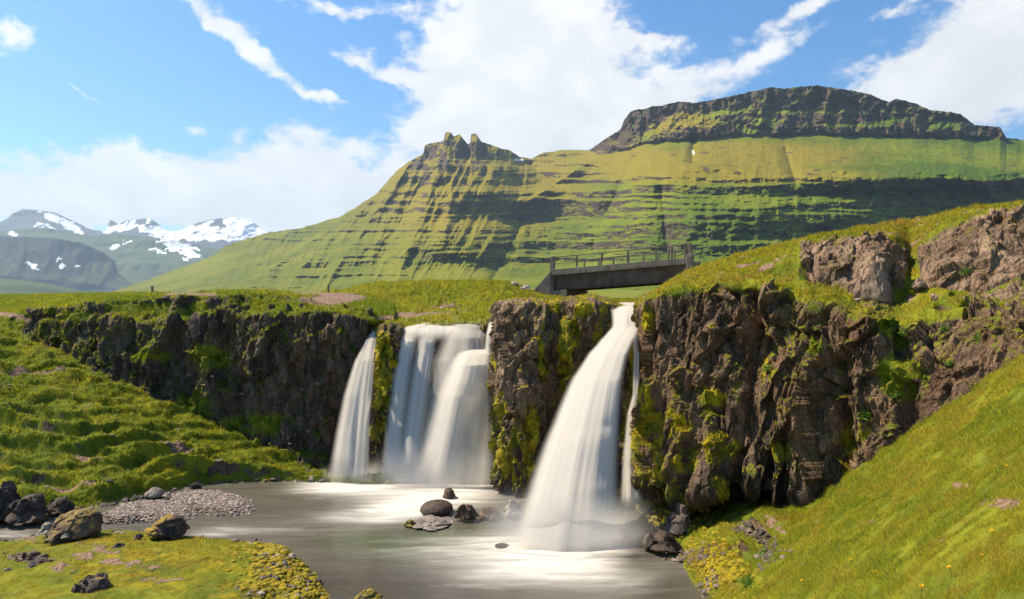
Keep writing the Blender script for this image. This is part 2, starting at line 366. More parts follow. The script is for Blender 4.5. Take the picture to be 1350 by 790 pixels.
def m_main(PX, PY, t, n, V):
    sl = n[..., 2]; g = sstep(sl, .22, .50) + .10
    rn = fbm(N2(PX * .035, PY * .16, 12.), 5, .62); g = g - .55 * sstep(rn, .10, .38) * (1 - .6 * blobs(PX, PY, [(950, 205, 160, 18, 0)])) * (1 - .8 * sstep(PY, 345, 370)) - .35 * (1 - sstep(PX, 560, 700)) * sstep(fbm(N2(PX * .06 + PY * .03, PY * .04, 3.), 4, .6), .0, .35) * sstep(t, .25, .45)
    ln = fbm(N2(PX * .05, PY * .35, 9.), 4, .6); g = g - .6 * sstep(ln, .08, .34) * sstep(PX, 780, 850) * (1 - sstep(PY, 225, 240))
    base = np.interp(PX, SUM_X, SUM_Y); sc = (1 - sstep(PY, base - 3, base + 2)) * (PX > 740); g = g - .62 * sc + .6 * sc * np.clip(1.3 * blobs(PX, PY, GAPS), 0, 1)
    g -= .75 * np.clip(blob(PX, PY, 592, 205, 66, 30) * 1.2, 0, 1) * sstep(fbm(N2(PX * .05, PY * .05, 4.), 4), -.35, .1)
    g += .35 * sstep(PY, 340, 365)
    sn = blobs(PX, PY, [(684, 211, 8, 1.6, 0), (914, 201, 1.5, 3.5, 15), (348, 306, 7, 1.8, 0)])
    yl = blobs(PX, PY, [(850, 215, 110, 26, -8), (1000, 205, 150, 22, 0), (960, 230, 200, 14, 0), (900, 165, 50, 20, 0), (640, 230, 120, 60, 0)]) + .4 * sstep(PX, 900, 600)
    return masks(g, sn, yl)
M_MTN = mountain_material('mountain_turf_and_basalt', (.070, .115, .008), (.150, .175, .010), (.045, .032, .026), (.125, .088, .064), (.23, .175, .015))
pxm = np.concatenate([np.arange(60, 560, 1.1), np.arange(560, 1360, .95), np.arange(1360, 1900, 3)])
mountain('mountain', 'broad green mountain with a flat cliffy summit on the right and a jagged rocky peak on its left shoulder',
    [(60, 392, 2300), (150, 384, 2300), (200, 367, 2400), (247, 350, 2500), (280, 337, 2500), (300, 323, 2500), (353, 307, 2500), (400, 300, 2450), (450, 285, 2350), (496, 256, 2250), (522, 226, 2200), (539, 213, 2180),
     (558, 203, 2160), (560, 191, 2150), (580, 187, 2130), (585, 185, 2110), (587, 174, 2110), (594, 175, 2110), (598, 180, 2110), (606, 177, 2110), (617, 190, 2110), (620, 189, 2110), (621, 176, 2110), (627, 176, 2110), (635, 187, 2110), (655, 194, 2110),
     (673, 199, 2150), (685, 207, 2300), (700, 209, 2450), (717, 201, 2350), (744, 198, 2250), (778, 198, 2150), (792, 187, 2000), (819, 170, 1900), (823, 157, 1850), (833, 146, 1800), (877, 138, 1760), (894, 134, 1740), (918, 136, 1720),
     (959, 128, 1680), (1000, 119, 1650), (1016, 115, 1640), (1035, 117, 1640), (1070, 113, 1620), (1078, 113, 1620), (1109, 117, 1600), (1145, 124, 1590), (1172, 135, 1580), (1181, 130, 1580), (1203, 135, 1570), (1224, 144, 1560), (1266, 150, 1550),
     (1285, 165, 1540), (1318, 168, 1530), (1327, 182, 1520), (1348, 184, 1520), (1500, 190, 1500), (1900, 240, 1400)],
    [(60, 396, 1500), (200, 396, 1300), (450, 396, 900), (700, 396, 700), (1000, 396, 620), (1900, 396, 600)], pxm, 400, w_main, M_MTN, r_main, 2.4, .11, 1, m_main)

# valley hills on the left
M_HILL = mountain_material('hazy_valley_turf', (.035, .065, .035), (.075, .11, .045), (.020, .030, .045), (.040, .052, .07), (.09, .10, .05))  # bluish dark tones put shade and distance haze into the hill colours
def m_gen(lo, hi, sn=None, sub=0.0):
    def f(PX, PY, t, n, V):
        QX = PX + 9 * fbm(N2(PX * .09, PY * .14, 61), 4, .6); QY = PY + 7 * fbm(N2(PX * .09, PY * .14, 71), 4, .6)
        g = sstep(n[..., 2], lo, hi) - sub; return masks(g, (blobs(QX, QY, sn) + .3 * fbm(N2(PX * .12, PY * .3, 3), 3)) if sn else 0, .3)
    return f
pxl = np.arange(-500, 460, 1.6)
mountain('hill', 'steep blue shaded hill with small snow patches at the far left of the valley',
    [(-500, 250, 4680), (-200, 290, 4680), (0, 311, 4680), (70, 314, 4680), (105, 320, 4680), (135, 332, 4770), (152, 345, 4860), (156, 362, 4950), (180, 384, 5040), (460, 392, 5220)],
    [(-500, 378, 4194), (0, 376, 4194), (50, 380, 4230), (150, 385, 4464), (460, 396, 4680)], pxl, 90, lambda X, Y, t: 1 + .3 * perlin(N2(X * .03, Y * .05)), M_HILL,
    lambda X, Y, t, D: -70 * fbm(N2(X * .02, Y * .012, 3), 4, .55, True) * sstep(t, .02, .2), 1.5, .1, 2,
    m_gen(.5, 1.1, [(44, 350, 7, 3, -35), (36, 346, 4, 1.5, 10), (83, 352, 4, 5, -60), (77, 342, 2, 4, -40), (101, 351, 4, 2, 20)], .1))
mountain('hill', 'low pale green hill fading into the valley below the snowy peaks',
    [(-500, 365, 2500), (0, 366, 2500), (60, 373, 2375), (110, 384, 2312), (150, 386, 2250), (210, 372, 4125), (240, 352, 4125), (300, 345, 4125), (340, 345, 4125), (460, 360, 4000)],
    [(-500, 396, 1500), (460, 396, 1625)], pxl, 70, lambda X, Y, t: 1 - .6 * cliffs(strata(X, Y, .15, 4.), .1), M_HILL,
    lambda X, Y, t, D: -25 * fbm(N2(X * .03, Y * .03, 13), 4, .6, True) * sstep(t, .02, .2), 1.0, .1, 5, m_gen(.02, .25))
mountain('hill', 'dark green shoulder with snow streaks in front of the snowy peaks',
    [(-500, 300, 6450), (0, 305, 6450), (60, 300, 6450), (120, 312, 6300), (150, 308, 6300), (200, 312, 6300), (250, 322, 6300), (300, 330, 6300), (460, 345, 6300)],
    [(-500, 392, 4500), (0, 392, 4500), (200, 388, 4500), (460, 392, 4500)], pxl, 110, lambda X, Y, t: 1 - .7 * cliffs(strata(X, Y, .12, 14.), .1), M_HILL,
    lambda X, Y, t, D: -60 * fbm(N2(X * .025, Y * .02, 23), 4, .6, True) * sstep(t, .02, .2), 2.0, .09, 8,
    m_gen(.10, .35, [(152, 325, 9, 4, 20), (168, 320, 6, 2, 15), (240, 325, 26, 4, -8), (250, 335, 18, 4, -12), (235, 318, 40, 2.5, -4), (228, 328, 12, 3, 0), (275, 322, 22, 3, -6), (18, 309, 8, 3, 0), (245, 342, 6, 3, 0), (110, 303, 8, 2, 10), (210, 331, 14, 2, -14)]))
M_SNOW = mountain_material('snow_peaks', (.08, .09, .09), (.10, .11, .11), (.045, .05, .07), (.09, .09, .11))
def m_snow(PX, PY, t, n, V):
    QX = PX + 9 * fbm(N2(PX * .08, PY * .12, 61), 4, .6); QY = PY + 6 * fbm(N2(PX * .08, PY * .12, 71), 4, .6)
    s = blobs(QX, QY, [(80, 292, 26, 5, 24 * -1), (60, 300, 14, 4, -15), (100, 302, 12, 5, -40), (140, 303, 9, 5, -10), (165, 300, 18, 4, 8), (172, 293, 6, 2, 10), (188, 302, 5, 4, 35), (195, 290, 6, 3, 70), (215, 303, 22, 6, 0), (235, 303, 26, 6, 0), (272, 305, 16, 5, 20), (270, 297, 12, 3, 30), (310, 297, 15, 9, -18),
          (318, 305, 30, 6, 0), (335, 300, 14, 6, -25), (290, 312, 50, 5, 0), (250, 312, 50, 5, 0), (230, 300, 14, 4, 20), (325, 293, 16, 3, -25)])
    return masks(np.full(PX.shape, -.6), s * 1.45 + .5 * fbm(N2(PX * .07 + PY * .05, PY * .14, 2), 4), 0)
mountain('mountain', 'distant row of dark jagged peaks streaked with bright snow under low clouds',
    [(-500, 300, 8910), (-150, 290, 8910), (0, 293, 8910), (8, 289, 8910), (18, 281, 8910), (30, 276, 8910), (50, 277, 8910), (70, 280, 8910), (97, 291, 8910), (120, 303, 8910), (140, 306, 8910), (145, 290, 8910), (157, 296, 8910), (167, 290, 8910), (185, 289, 8910), (197, 287, 8910), (210, 296, 8910), (222, 307, 8910), (240, 303, 8910),
     (255, 296, 8910), (272, 291, 8910), (290, 288, 8910), (305, 286, 8910), (320, 288, 8910), (335, 294, 8910), (352, 305, 8910), (370, 306, 8910), (460, 310, 8910)],
    [(-500, 345, 7020), (460, 345, 7020)], np.arange(-500, 460, 1.2), 110, lambda X, Y, t: np.ones_like(X), M_SNOW,
    lambda X, Y, t, D: -220 * fbm(N2(X * .022, Y * .03, 43), 5, .6, True) * sstep(t, .02, .2), 1.6, .12, 9, m_snow, 600)

# valley floor reaching the horizon
me = raw_mesh('ground', np.array([[-9000, -3000, -2.0], [9000, -3000, -2.0], [9000, 9000, -2.0], [-9000, 9000, -2.0]]), np.array([[0, 1, 2, 3]]), 4, False, {'mask': np.tile([1., 0, 0, 0], (4, 1))})
tag(link('ground', me, M_TERR), 'grassy valley floor reaching the horizon', kind='structure')
print('mountains', round(time.time() - T0, 1))
#PART3
# ------------------------------------------------------------------ near terrain
SHEETS = {}
def rock_relief(V, big=.55, med=.22, small=.06, vert=.5, seed=0):
    """fractured basalt: large leaning blocks, smaller blocks, chips"""
    Wp = V + .16 * np.stack([perlin(V * .9 + k * 9.1 + seed) for k in range(3)], -1)
    a, _ = facet(Wp * np.array([.80, .80, .66 * vert]), .5, seed); b, _ = facet(Wp * np.array([2.0, 2.0, 1.5 * vert]) + 5, .7, seed + 1)
    c, _ = facet(Wp * np.array([5.4, 5.4, 3.0 * (vert + .1)]) + 9, .9, seed + 2); cr = fbm(Wp * np.array([1.5, 1.5, .45]), 4, .55, True)
    return big * a + med * b + small * c - .16 * sstep(cr, .35, .75) + .07 * fbm(V * 1.3, 4, .55) + .02 * fbm(V * 7, 4, .65)
def billow(V, s, sx=1, oct=3, off=0):
    return 1 - np.abs(fbm(V * np.array([s * sx, s, s]), oct, .5, off=off)) * 2.2

def make_sheet(key, name, label, V, rockw, n_rock, soft, mk, mat, soft_dir=(0, 0, 1)):
    """rockw 0..1: where the surface is broken rock; soft: vertical relief of turf"""
    N = grid_normals(V)
    V2 = V + N * (n_rock * rockw)[..., None]
    V2[..., 2] += soft * (1 - rockw)
    n2 = grid_normals(V2)
    M = mk(n2, V2)
    o = link(name, grid_mesh(name, V2, {'mask': M}), mat); tag(o, label, kind='structure')
    SHEETS[key] = (V2, n2, M); return o

# --- left bank: meadow, shaded cliff, terraced mossy slope down to the pool
pxL = np.concatenate([np.arange(-420, -20, 4), np.arange(-20, 520, 1.15)])
rowsL = [
    {-420: (391, 400), 520: (391, 400)},
    {-420: (391, 100), 520: (390, 100)},
    {-420: (400, 46), 0: (390, 46), 100: (388.5, 46), 200: (387.5, 44), 300: (386, 42), 400: (387, 42), 440: (386, 42), 520: (384, 42)},
    {-420: (420, 37), 0: (414, 37), 50: (408, 36), 100: (399, 35), 150: (393, 34.5), 200: (390, 34), 250: (388, 33), 300: (386, 32), 350: (385, 31.5), 400: (390, 32), 440: (395, 31.5), 480: (402, 30), 520: (418, 29)},
    {-420: (425, 36.3), 0: (421, 36.3), 50: (414, 35.3), 100: (404, 34.3), 150: (399, 33.8), 200: (397, 33.3), 250: (393, 32.3), 300: (391, 31.3), 350: (390, 30.8), 400: (399, 30), 440: (404, 29.3), 480: (412, 28.6), 520: (428, 28.5)},
    {-420: (440, 36.0), 0: (428, 36.1), 50: (424, 35), 100: (420, 34), 150: (419, 33.5), 200: (420, 32.9), 250: (418, 31.9), 300: (412, 31), 350: (409, 30.1), 400: (408, 29.2), 440: (408, 28.8), 480: (418, 28.4), 520: (434, 28.4)},
    {-420: (442, 35.8), 0: (430, 35.8), 50: (427, 34.6), 100: (424, 33.4), 150: (424, 32.4), 200: (425, 31.8), 250: (423, 31.0), 300: (416, 30.2), 350: (418, 29.2), 400: (413, 28.6), 440: (411, 28.3), 480: (422, 28.2), 520: (440, 28.4)},
    {-420: (470, 34), 0: (432, 35.5), 50: (445, 34), 100: (476, 32.6), 150: (500, 31.6), 200: (520, 31), 260: (545, 30.4), 300: (565, 29.9), 350: (595, 29.2), 400: (618, 28.6), 440: (632, 28.4), 480: (640, 28.3), 520: (650, 28)},
    {-420: (540, 28), 0: (540, 28), 100: (562, 27), 200: (590, 27.2), 300: (612, 27.4), 350: (622, 27.3), 400: (630, 27.4), 440: (642, 27), 520: (652, 26.8)},
    {-420: (640, 24), 0: (640, 24.2), 60: (642, 24.1), 130: (642, 24), 175: (632, 24.9), 223: (622, 25.7), 282: (620, 26.4), 372: (630, 26.7), 425: (636, 26.5), 520: (650, 26.2)},
    {-420: (672, 22.9), 0: (670, 22.9), 60: (671, 22.9), 130: (668, 23.1), 175: (657, 24), 223: (647, 25.0), 282: (637, 26.1), 372: (633.5, 26.4), 425: (640, 26.2), 520: (655, 25.6)},
    {-420: (720, 20.7), 0: (716, 20.7), 60: (716, 20.7), 130: (714, 20.8), 175: (710, 21.4), 223: (706, 22.4), 282: (690, 23.6), 372: (690, 24.2), 425: (690, 24), 520: (690, 24)},
]
V, tt = loft(rowsL, pxL, [6, 22, 26, 10, 14, 12, 130, 90, 90, 34, 16], 3, 4)
X, Y = picxy(V); TT = tt[:, None] + 0 * X
rock = sstep(TT, 3.7, 4.2) * (1 - sstep(TT, 6.95, 7.25)); rock = rock * sstep(X, -10, 60)
rock = np.maximum(rock, .9 * blobs(X, Y, [(100, 545, 0, 0, 0)][:0] + [(150, 470, 60, 12, -20)]))
ledge = (sstep(TT, 4.0, 4.3) * (1 - sstep(TT, 5.6, 6.0))) * np.clip(sstep(X, 130, 150) * (1 - sstep(X, 265, 285)) + sstep(X, 315, 340), 0, 1)
lumps = sstep(perlin(V * 1.1), .12, .3)
rock = rock * (1 - ledge * (1 - lumps * .8))
relief = rock_relief(V, .66, .24, .09, .75, 3) + .10
slope = sstep(TT, 6.9, 7.3) * (1 - sstep(TT, 9.7, 10))
ter = V[..., 2] * 2.3 + V[..., 0] * .10 + 1.1 * fbm(V * np.array([.35, .7, .35]), 3, .5); fr = ter - np.floor(ter)
step = (sstep(fr, .0, .35) - fr) * .34
hum = billow(V, .85, .7, 3) * .22 + .13 * billow(V, 2.4, .8, 3) * sstep(perlin(V * .6), -.4, .3) + .05 * fbm(V * 5, 3)
soft = slope * (step * 1.25 * (.6 + .8 * sstep(perlin(V * .35 + 3), -.3, .3)) + hum) + (1 - slope) * (.05 * billow(V, .5, 1, 3) * sstep(-V[..., 1], -60, -40) + .05 * fbm(V * 2, 3)) * sstep(TT, 1.2, 2.4)
soft = soft + .25 * lumps * ledge
def mkL(n, V2):
    nz = n[..., 2]; ns = fbm(V2 * 1.7, 4, .6)
    g = (1 - rock) * 1.0
    g = np.maximum(g, sstep(nz + .35 * ns, .42, .66) * sstep(perlin(V2 * .8), -.45, .05) * .95)
    g = np.maximum(g, .95 * blobs(X, Y, [(278, 470, 26, 22, 0), (265, 535, 30, 28, 0), (340, 560, 50, 18, 0), (95, 418, 40, 8, -10), (310, 610, 90, 14, 0), (385, 620, 60, 12, 0), (200, 470, 30, 10, 0)]) * sstep(ns, -.5, .0))
    g = g * (1 - slope * .8 * sstep(nz + .45 * ns, .30, .10))                         # bare earth on the risers
    di = blobs(X, Y, [(440, 396, 46, 7, 4), (425, 388, 45, 3, 0), (500, 420, 60, 3, 0), (10, 416, 60, 3.2, -7), (250, 389, 40, 2.2, 0)]) * sstep(TT, 1.5, 2.2) * (TT < 4.6)
    di = np.maximum(di, slope * blobs(X, Y, [(115, 612, 26, 4, -12), (225, 605, 40, 4, -10), (90, 648, 60, 3.5, -3), (40, 500, 60, 3, 0)]) * .8)
    g = g * (1 - sstep(di, .3, .6)); wet = (sstep(X, 420, 470) * sstep(Y, 440, 520)) + sstep(V2[..., 2], .12, -.02)
    return masks(g, (ledge * .25 + blob(X, Y, 510, 560, 14, 60) ), di, np.clip(wet, 0, 1))
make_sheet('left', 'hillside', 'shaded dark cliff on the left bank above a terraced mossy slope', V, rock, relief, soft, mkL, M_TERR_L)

# --- centre: mound behind the falls, rock wall under the falls, pillar and channel
pxC = np.concatenate([np.arange(425, 520, 1.3), np.arange(520, 530, .7), np.arange(530, 638, 1.3), np.arange(638, 662, .35), np.arange(662, 740, 1.0), np.arange(740, 760, .6), np.arange(760, 800, 1.0), np.arange(800, 815, .5), np.arange(815, 876, 1.0)])
rowsC = [
    {420: (389, 300), 740: (389, 300), 760: (382, 300), 876: (382, 300)},
    {420: (390, 100), 740: (388, 100), 760: (390, 100), 876: (390, 100)},
    {420: (388, 46), 455: (386, 46), 470: (380, 46), 500: (374.5, 46), 640: (372, 46), 678: (373, 46), 696: (384, 46), 725: (394, 46), 760: (397, 46), 876: (397, 46)},
    {420: (393, 41), 455: (391, 41), 475: (386, 41), 500: (381, 41), 640: (378, 41), 672: (381, 41), 690: (391, 41), 720: (397, 41), 760: (398, 41), 876: (398, 41)},
    {420: (402, 34), 490: (408, 34), 560: (410, 34), 640: (407, 34), 680: (405, 34), 700: (404, 34), 745: (401, 34), 780: (400.5, 34), 876: (400, 34)},
    {420: (425, 30), 490: (425, 30), 530: (428, 30), 560: (426, 30), 600: (423.5, 30), 640: (421, 30), 652: (418, 30), 665: (398, 30), 740: (396, 30), 750: (397, 27), 800: (398, 27), 806: (401, 27), 876: (401, 27)},
    {420: (440, 28.4), 490: (439, 28.4), 497: (436, 27.7), 526: (435, 27.7), 531: (438, 28.1), 560: (434, 28.1), 600: (433, 28), 640: (430, 27.8), 651: (424, 27.6), 658: (400, 26), 675: (397, 25), 720: (397, 24.6), 738: (397, 24.8), 750: (399, 24.6), 798: (398, 24.4), 804: (402, 24.4), 852: (402, 24.3), 876: (402, 24.3)},
    {420: (470, 28.4), 490: (468, 28.5), 497: (460, 27.2), 524: (460, 27.2), 531: (470, 28.2), 640: (470, 27.8), 651: (460, 27.3), 658: (440, 25.2), 675: (435, 24.4), 720: (435, 24.2), 738: (435, 24.5), 750: (430, 23.9), 798: (425, 23.9), 804: (428, 24.2), 830: (434, 24), 852: (434, 23.9), 876: (434, 23.9)},
    {420: (540, 28.6), 487: (540, 28.6), 492: (540, 27), 522: (540, 27), 530: (540, 28.2), 640: (540, 27.6), 648: (540, 26.4), 660: (540, 24.7), 690: (535, 24.1), 738: (530, 24.5), 760: (530, 24.2), 800: (530, 23.4), 852: (530, 23.0), 876: (530, 23.0)},
    {420: (600, 28.6), 487: (600, 28.6), 492: (600, 27.1), 522: (600, 27.2), 530: (600, 28), 640: (600, 27.2), 650: (600, 25.6), 662: (600, 24.5), 690: (600, 24.1), 738: (600, 24.2), 760: (610, 23.4), 800: (620, 22.6), 852: (620, 22.4), 876: (620, 22.4)},
    {420: (642, 27.2), 487: (642, 27.2), 525: (644, 26.8), 560: (648, 26.4), 640: (652, 25.8), 655: (655, 24.8), 690: (662, 23.8), 738: (672, 22.9), 760: (690, 22), 800: (690, 21.6), 852: (680, 21.8), 876: (680, 21.8)},
    {420: (665, 25.8), 640: (680, 24.4), 700: (700, 22.8), 800: (720, 21), 876: (720, 21)},
]
V, tt = loft(rowsC, pxC, [6, 20, 24, 34, 30, 16, 40, 90, 80, 60, 12], 2, 2)
X, Y = picxy(V); TT = tt[:, None] + 0 * X
rock = sstep(TT, 5.6, 6.0); rock = np.maximum(rock, sstep(X, 655, 665) * sstep(TT, 4.3, 4.8)); rock = np.maximum(rock, .8 * blobs(X, Y, [(583, 406, 10, 4, 20), (600, 410, 12, 4, 0), (690, 377, 14, 5, 0), (680, 372, 8, 3, 0)]) * (TT < 5))
relief = rock_relief(V, .42, .24, .12, .8, 9) + .04; relief *= 1 - .75 * blobs(X, Y, [(585, 433, 60, 14, 0), (828, 410, 28, 22, 0)]); wl = sstep(X, 526, 532) * (1 - sstep(X, 645, 652)) * sstep(Y, 434, 445); relief = relief * (1 - .55 * wl) - .35 * wl; tp = rock * sstep(X, 655, 665) * (1 - sstep(TT, 6, 6.6)); relief *= 1 - .6 * tp; relief -= .35 * sstep(X, 800, 812) * sstep(Y, 440, 460)
mossdome = blobs(X, Y, [(775, 408, 26, 14, 0)]) * (TT > 5) * (TT < 8)
soft = (.13 * billow(V, 1.3, 1, 3) + .16 * billow(V, .45, 1, 2)) * sstep(TT, 1.6, 2.4) * (1 - sstep(X, 735, 760) * .8)
relief = relief * (1 - .5 * mossdome) + .35 * mossdome
def mkC(n, V2):
    nz = n[..., 2]; ns = fbm(V2 * np.array([2.2, 2.2, .9]), 4, .6)
    g = (1 - rock) * 1.0
    mo = 1.25 * blobs(X, Y, [(507, 470, 20, 45, 0), (507, 540, 18, 60, 0), (640, 440, 7, 22, 0), (652, 500, 9, 40, 0), (660, 580, 14, 60, 0), (685, 610, 20, 50, 0), (715, 470, 7, 50, 0), (750, 450, 14, 45, 0), (745, 500, 12, 30, 0), (775, 408, 26, 13, 0), (790, 440, 14, 20, 0),
        (700, 560, 10, 40, 0), (832, 480, 5, 50, 0), (825, 580, 14, 50, 0), (860, 600, 20, 80, 0), (760, 560, 30, 60, 0), (735, 405, 12, 8, 0), (600, 560, 45, 70, 0)])
    mo = mo * sstep(ns, -.38, .12) * rock
    mo = mo * (1 - .8 * blobs(X, Y, [(683, 440, 24, 42, 0), (690, 510, 24, 26, 0)]))
    mo = np.maximum(mo, .9 * sstep(nz + .3 * ns, .5, .75) * rock * sstep(X, 660, 690) * sstep(ns, -.3, .1))
    g2 = blobs(X, Y, [(752, 445, 12, 30, 0), (505, 450, 12, 16, 0), (845, 655, 30, 14, 0)]) * .9
    g = np.maximum(g, g2 * rock * sstep(ns, -.3, .1))
    di = blobs(X, Y, [(520, 422, 90, 2.6, 3), (440, 398, 40, 6, 0), (585, 407, 16, 3, 10)]) * (TT > 2) * (TT < 5.8); g = g * (1 - sstep(di, .3, .6))
    wet = np.clip(sstep(Y, 470, 600) * .8 * (1 - blob(X, Y, 690, 480, 40, 60)) + blobs(X, Y, [(585, 440, 60, 20, 0), (828, 420, 26, 26, 0)]), 0, 1)
    return masks(g * (1 - sstep(mo, .45, .6)), mo, np.maximum(di, .0), wet)
o = make_sheet('mid', 'cliff', 'rock wall and mossy pillar that the waterfalls pour around', V, rock, relief, soft, mkC, M_TERR)
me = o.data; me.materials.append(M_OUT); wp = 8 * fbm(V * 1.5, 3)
mi = ((np.abs(X + wp - 690) < 32) & (Y + wp < 535) & (Y > 380) & (TT > 4.6))[:-1, :-1].astype(np.int32).ravel(); me.polygons.foreach_set('material_index', mi)  # paler rock on the pillar front imitates sunlight falling on it

# --- right: hill, outcrops, big cliff with overhang, grass slope in front
pxR = np.concatenate([np.arange(838, 1362, 1.0), np.arange(1362, 2000, 4.0)])
rowsR = [
    {838: (402, 70), 870: (398, 62), 900: (386, 58), 1350: (310, 56), 2000: (290, 50)},
    {838: (402, 34), 855: (397, 33), 870: (385, 32), 885: (373, 31), 905: (361, 30.5), 950: (344, 29.5), 1000: (330, 28.5), 1050: (321, 27.5), 1100: (309, 27), 1200: (290, 26), 1250: (281, 25.5), 1290: (276, 25), 1350: (272, 24), 1600: (255, 22), 2000: (245, 20)},
    {838: (402, 24.2), 850: (397, 24.2), 870: (389, 24), 900: (377, 24), 950: (362, 23.8), 1000: (352, 23.2), 1050: (330, 22.2), 1060: (322, 22), 1100: (319, 21.7), 1150: (317, 21.3), 1185: (320, 21.2), 1200: (352, 20.6), 1212: (340, 20.3), 1225: (318, 20), 1250: (302, 19.6), 1280: (290, 19.3), 1300: (283, 19), 1350: (277, 18.6), 1600: (270, 16.5), 2000: (260, 15)},
    {838: (402, 23.9), 850: (398, 23.5), 870: (391, 23.2), 900: (382, 23), 950: (373, 22.5), 1000: (371, 21.8), 1050: (372, 21), 1060: (370, 20.6), 1100: (383, 20.1), 1125: (402, 19.6), 1150: (402, 19.4), 1185: (388, 19.6), 1200: (386, 19.3), 1212: (384, 18.9), 1250: (388, 18.2), 1300: (392, 17.4), 1350: (372, 17), 1600: (350, 15), 2000: (340, 13)},
    {838: (403, 23.6), 850: (400, 22.9), 870: (394, 22.6), 900: (387, 22.1), 950: (379, 21.4), 1000: (377, 20.7), 1040: (392, 20), 1060: (402, 19.5), 1100: (412, 18.7), 1125: (425, 18.1), 1150: (430, 17.9), 1185: (446, 17.5), 1200: (444, 17.2), 1230: (425, 17), 1260: (418, 16.6), 1300: (418, 15.9), 1350: (424, 15.2), 1600: (400, 13.2), 2000: (380, 11.5)},
    {838: (540, 23.4), 850: (540, 22.2), 870: (540, 21.6), 900: (535, 20.8), 950: (520, 19.9), 1000: (510, 19.3), 1060: (520, 18.5), 1100: (520, 17.7), 1150: (518, 17), 1185: (510, 16.6), 1200: (498, 16.4), 1250: (478, 15.8), 1300: (462, 15.2), 1350: (446, 14.6), 1600: (420, 12.8), 2000: (400, 11.2)},
    {838: (640, 22.8), 850: (630, 21.6), 870: (650, 20.9), 900: (648, 20.2), 930: (655, 19.5), 960: (640, 19.2), 1000: (642, 18.8), 1060: (655, 18.3), 1100: (640, 17.5), 1150: (603, 16.8), 1190: (580, 16.1), 1200: (555, 16), 1250: (541, 15.3), 1300: (505, 14.8), 1350: (468, 14.3), 1600: (440, 12.5), 2000: (420, 11)},
    {838: (648, 22.8), 850: (645, 22.2), 870: (660, 22), 900: (662, 21.8), 960: (660, 21.3), 1000: (660, 20.6), 1060: (664, 19.2), 1100: (646, 17.8), 1150: (608, 16.9), 1190: (585, 16.1), 1200: (562, 16), 1250: (545, 15.3), 1300: (508, 14.8), 1350: (471, 14.3), 1600: (442, 12.5), 2000: (422, 11)},
    {838: (672, 22), 850: (672, 21.9), 900: (674, 21.2), 950: (673, 20.5), 1000: (670, 19.5), 1060: (670, 18.3), 1100: (652, 17.2), 1150: (614, 16.5), 1190: (588, 15.7), 1205: (568, 15.5), 1250: (548, 15.0), 1300: (512, 14.5), 1350: (475, 14.0), 1600: (446, 12.3), 2000: (426, 10.8)},
    {838: (730, 18.9), 880: (735, 18.6), 900: (738, 18.35), 930: (732, 17.9), 950: (718, 17.5), 1000: (708, 16.6), 1060: (695, 15.2), 1100: (680, 14.1), 1150: (660, 13), 1200: (635, 12.1), 1250: (610, 11.4), 1300: (585, 10.8), 1350: (560, 10.3), 1600: (540, 8.5), 2000: (520, 7)},
    {838: (800, 16.9), 900: (795, 16.5), 925: (793, 16), 945: (791, 14.8), 965: (790, 14), 1000: (790, 12.6), 1060: (790, 10.6), 1100: (790, 9.3), 1150: (790, 8.1), 1200: (790, 7.1), 1250: (790, 6.3), 1300: (790, 5.6), 1350: (790, 5.1), 1600: (790, 4.2), 2000: (790, 3.8)},
    {838: (1500, 6.2), 950: (1500, 5.2), 1350: (1500, 1.9), 2000: (1500, 1.7)},
]
V, tt = loft(rowsR, pxR, [12, 46, 90, 36, 170, 150, 30, 26, 70, 110, 60], 2, 3)
X, Y = picxy(V); TT = tt[:, None] + 0 * X
face = sstep(TT, 3.85, 4.15) * (1 - sstep(TT, 7.3, 7.8))
out = sstep(TT, 1.92, 2.1) * (1 - sstep(TT, 2.9, 3.1)) * np.clip(sstep(X, 1052, 1066) * (1 - sstep(X, 1188, 1200)) + sstep(X, 1208, 1222), 0, 1)
scree = blobs(X, Y, [(1000, 705, 24, 8, -30), (985, 735, 10, 8, 0), (870, 690, 40, 26, 0)]) * (TT > 8)
shelf = sstep(X, 1195, 1215) * (TT > 2.9) * (TT < 4.1) * sstep(perlin(V * np.array([1.1, 1.1, 1.1]) + 2.2) + .5 * perlin(V * 3.1), -.02, .14); rock = np.clip(np.maximum(np.maximum(np.maximum(face, out), scree * .8), shelf), 0, 1)
tongue = blobs(X, Y, [(1150, 372, 26, 50, 12)]) * (TT > 2) * (TT < 4.4); rock = np.maximum(rock, np.clip(tongue * 1.3, 0, 1))
pockets = blobs(X, Y, [(1190, 500, 30, 26, 0), (1202, 410, 22, 24, 0), (1080, 460, 14, 12, 0), (1090, 405, 30, 12, 0), (1180, 440, 25, 20, 0)]) * face
relief = rock_relief(V, .74, .40, .12, .42, 21) * (1 - .45 * sstep(X, 1170, 1220)) + .05
relief = relief * (1 - .45 * out) + out * .25 * fbm(V * .8, 3, .5, True)
relief += face * (-.55 * np.exp(-np.abs(X - 1098 - (Y - 480) * .12) / 10.) - .45 * np.exp(-np.abs(X - 1190) / 7.) * (Y > 500) - .45 * np.exp(-np.abs(X - 985 - (Y - 500) * -.1) / 8.) + .4 * np.exp(-((X - 1060) / 30.) ** 2) * sstep(Y, 430, 480) + .35 * np.exp(-((X - 1140) / 22.) ** 2))
relief += tongue * .7
near = sstep(TT, 7.8, 8.6)
soft = (1 - near) * (.12 * billow(V, 1.2, 1, 3) + .10 * billow(V, .4, 1, 2)) * sstep(TT, .5, 1.5) + near * (.10 * fbm(V * .55, 3) + .035 * billow(V, 2.4, 1, 3)) * (1 - sstep(TT, 10.2, 10.9))
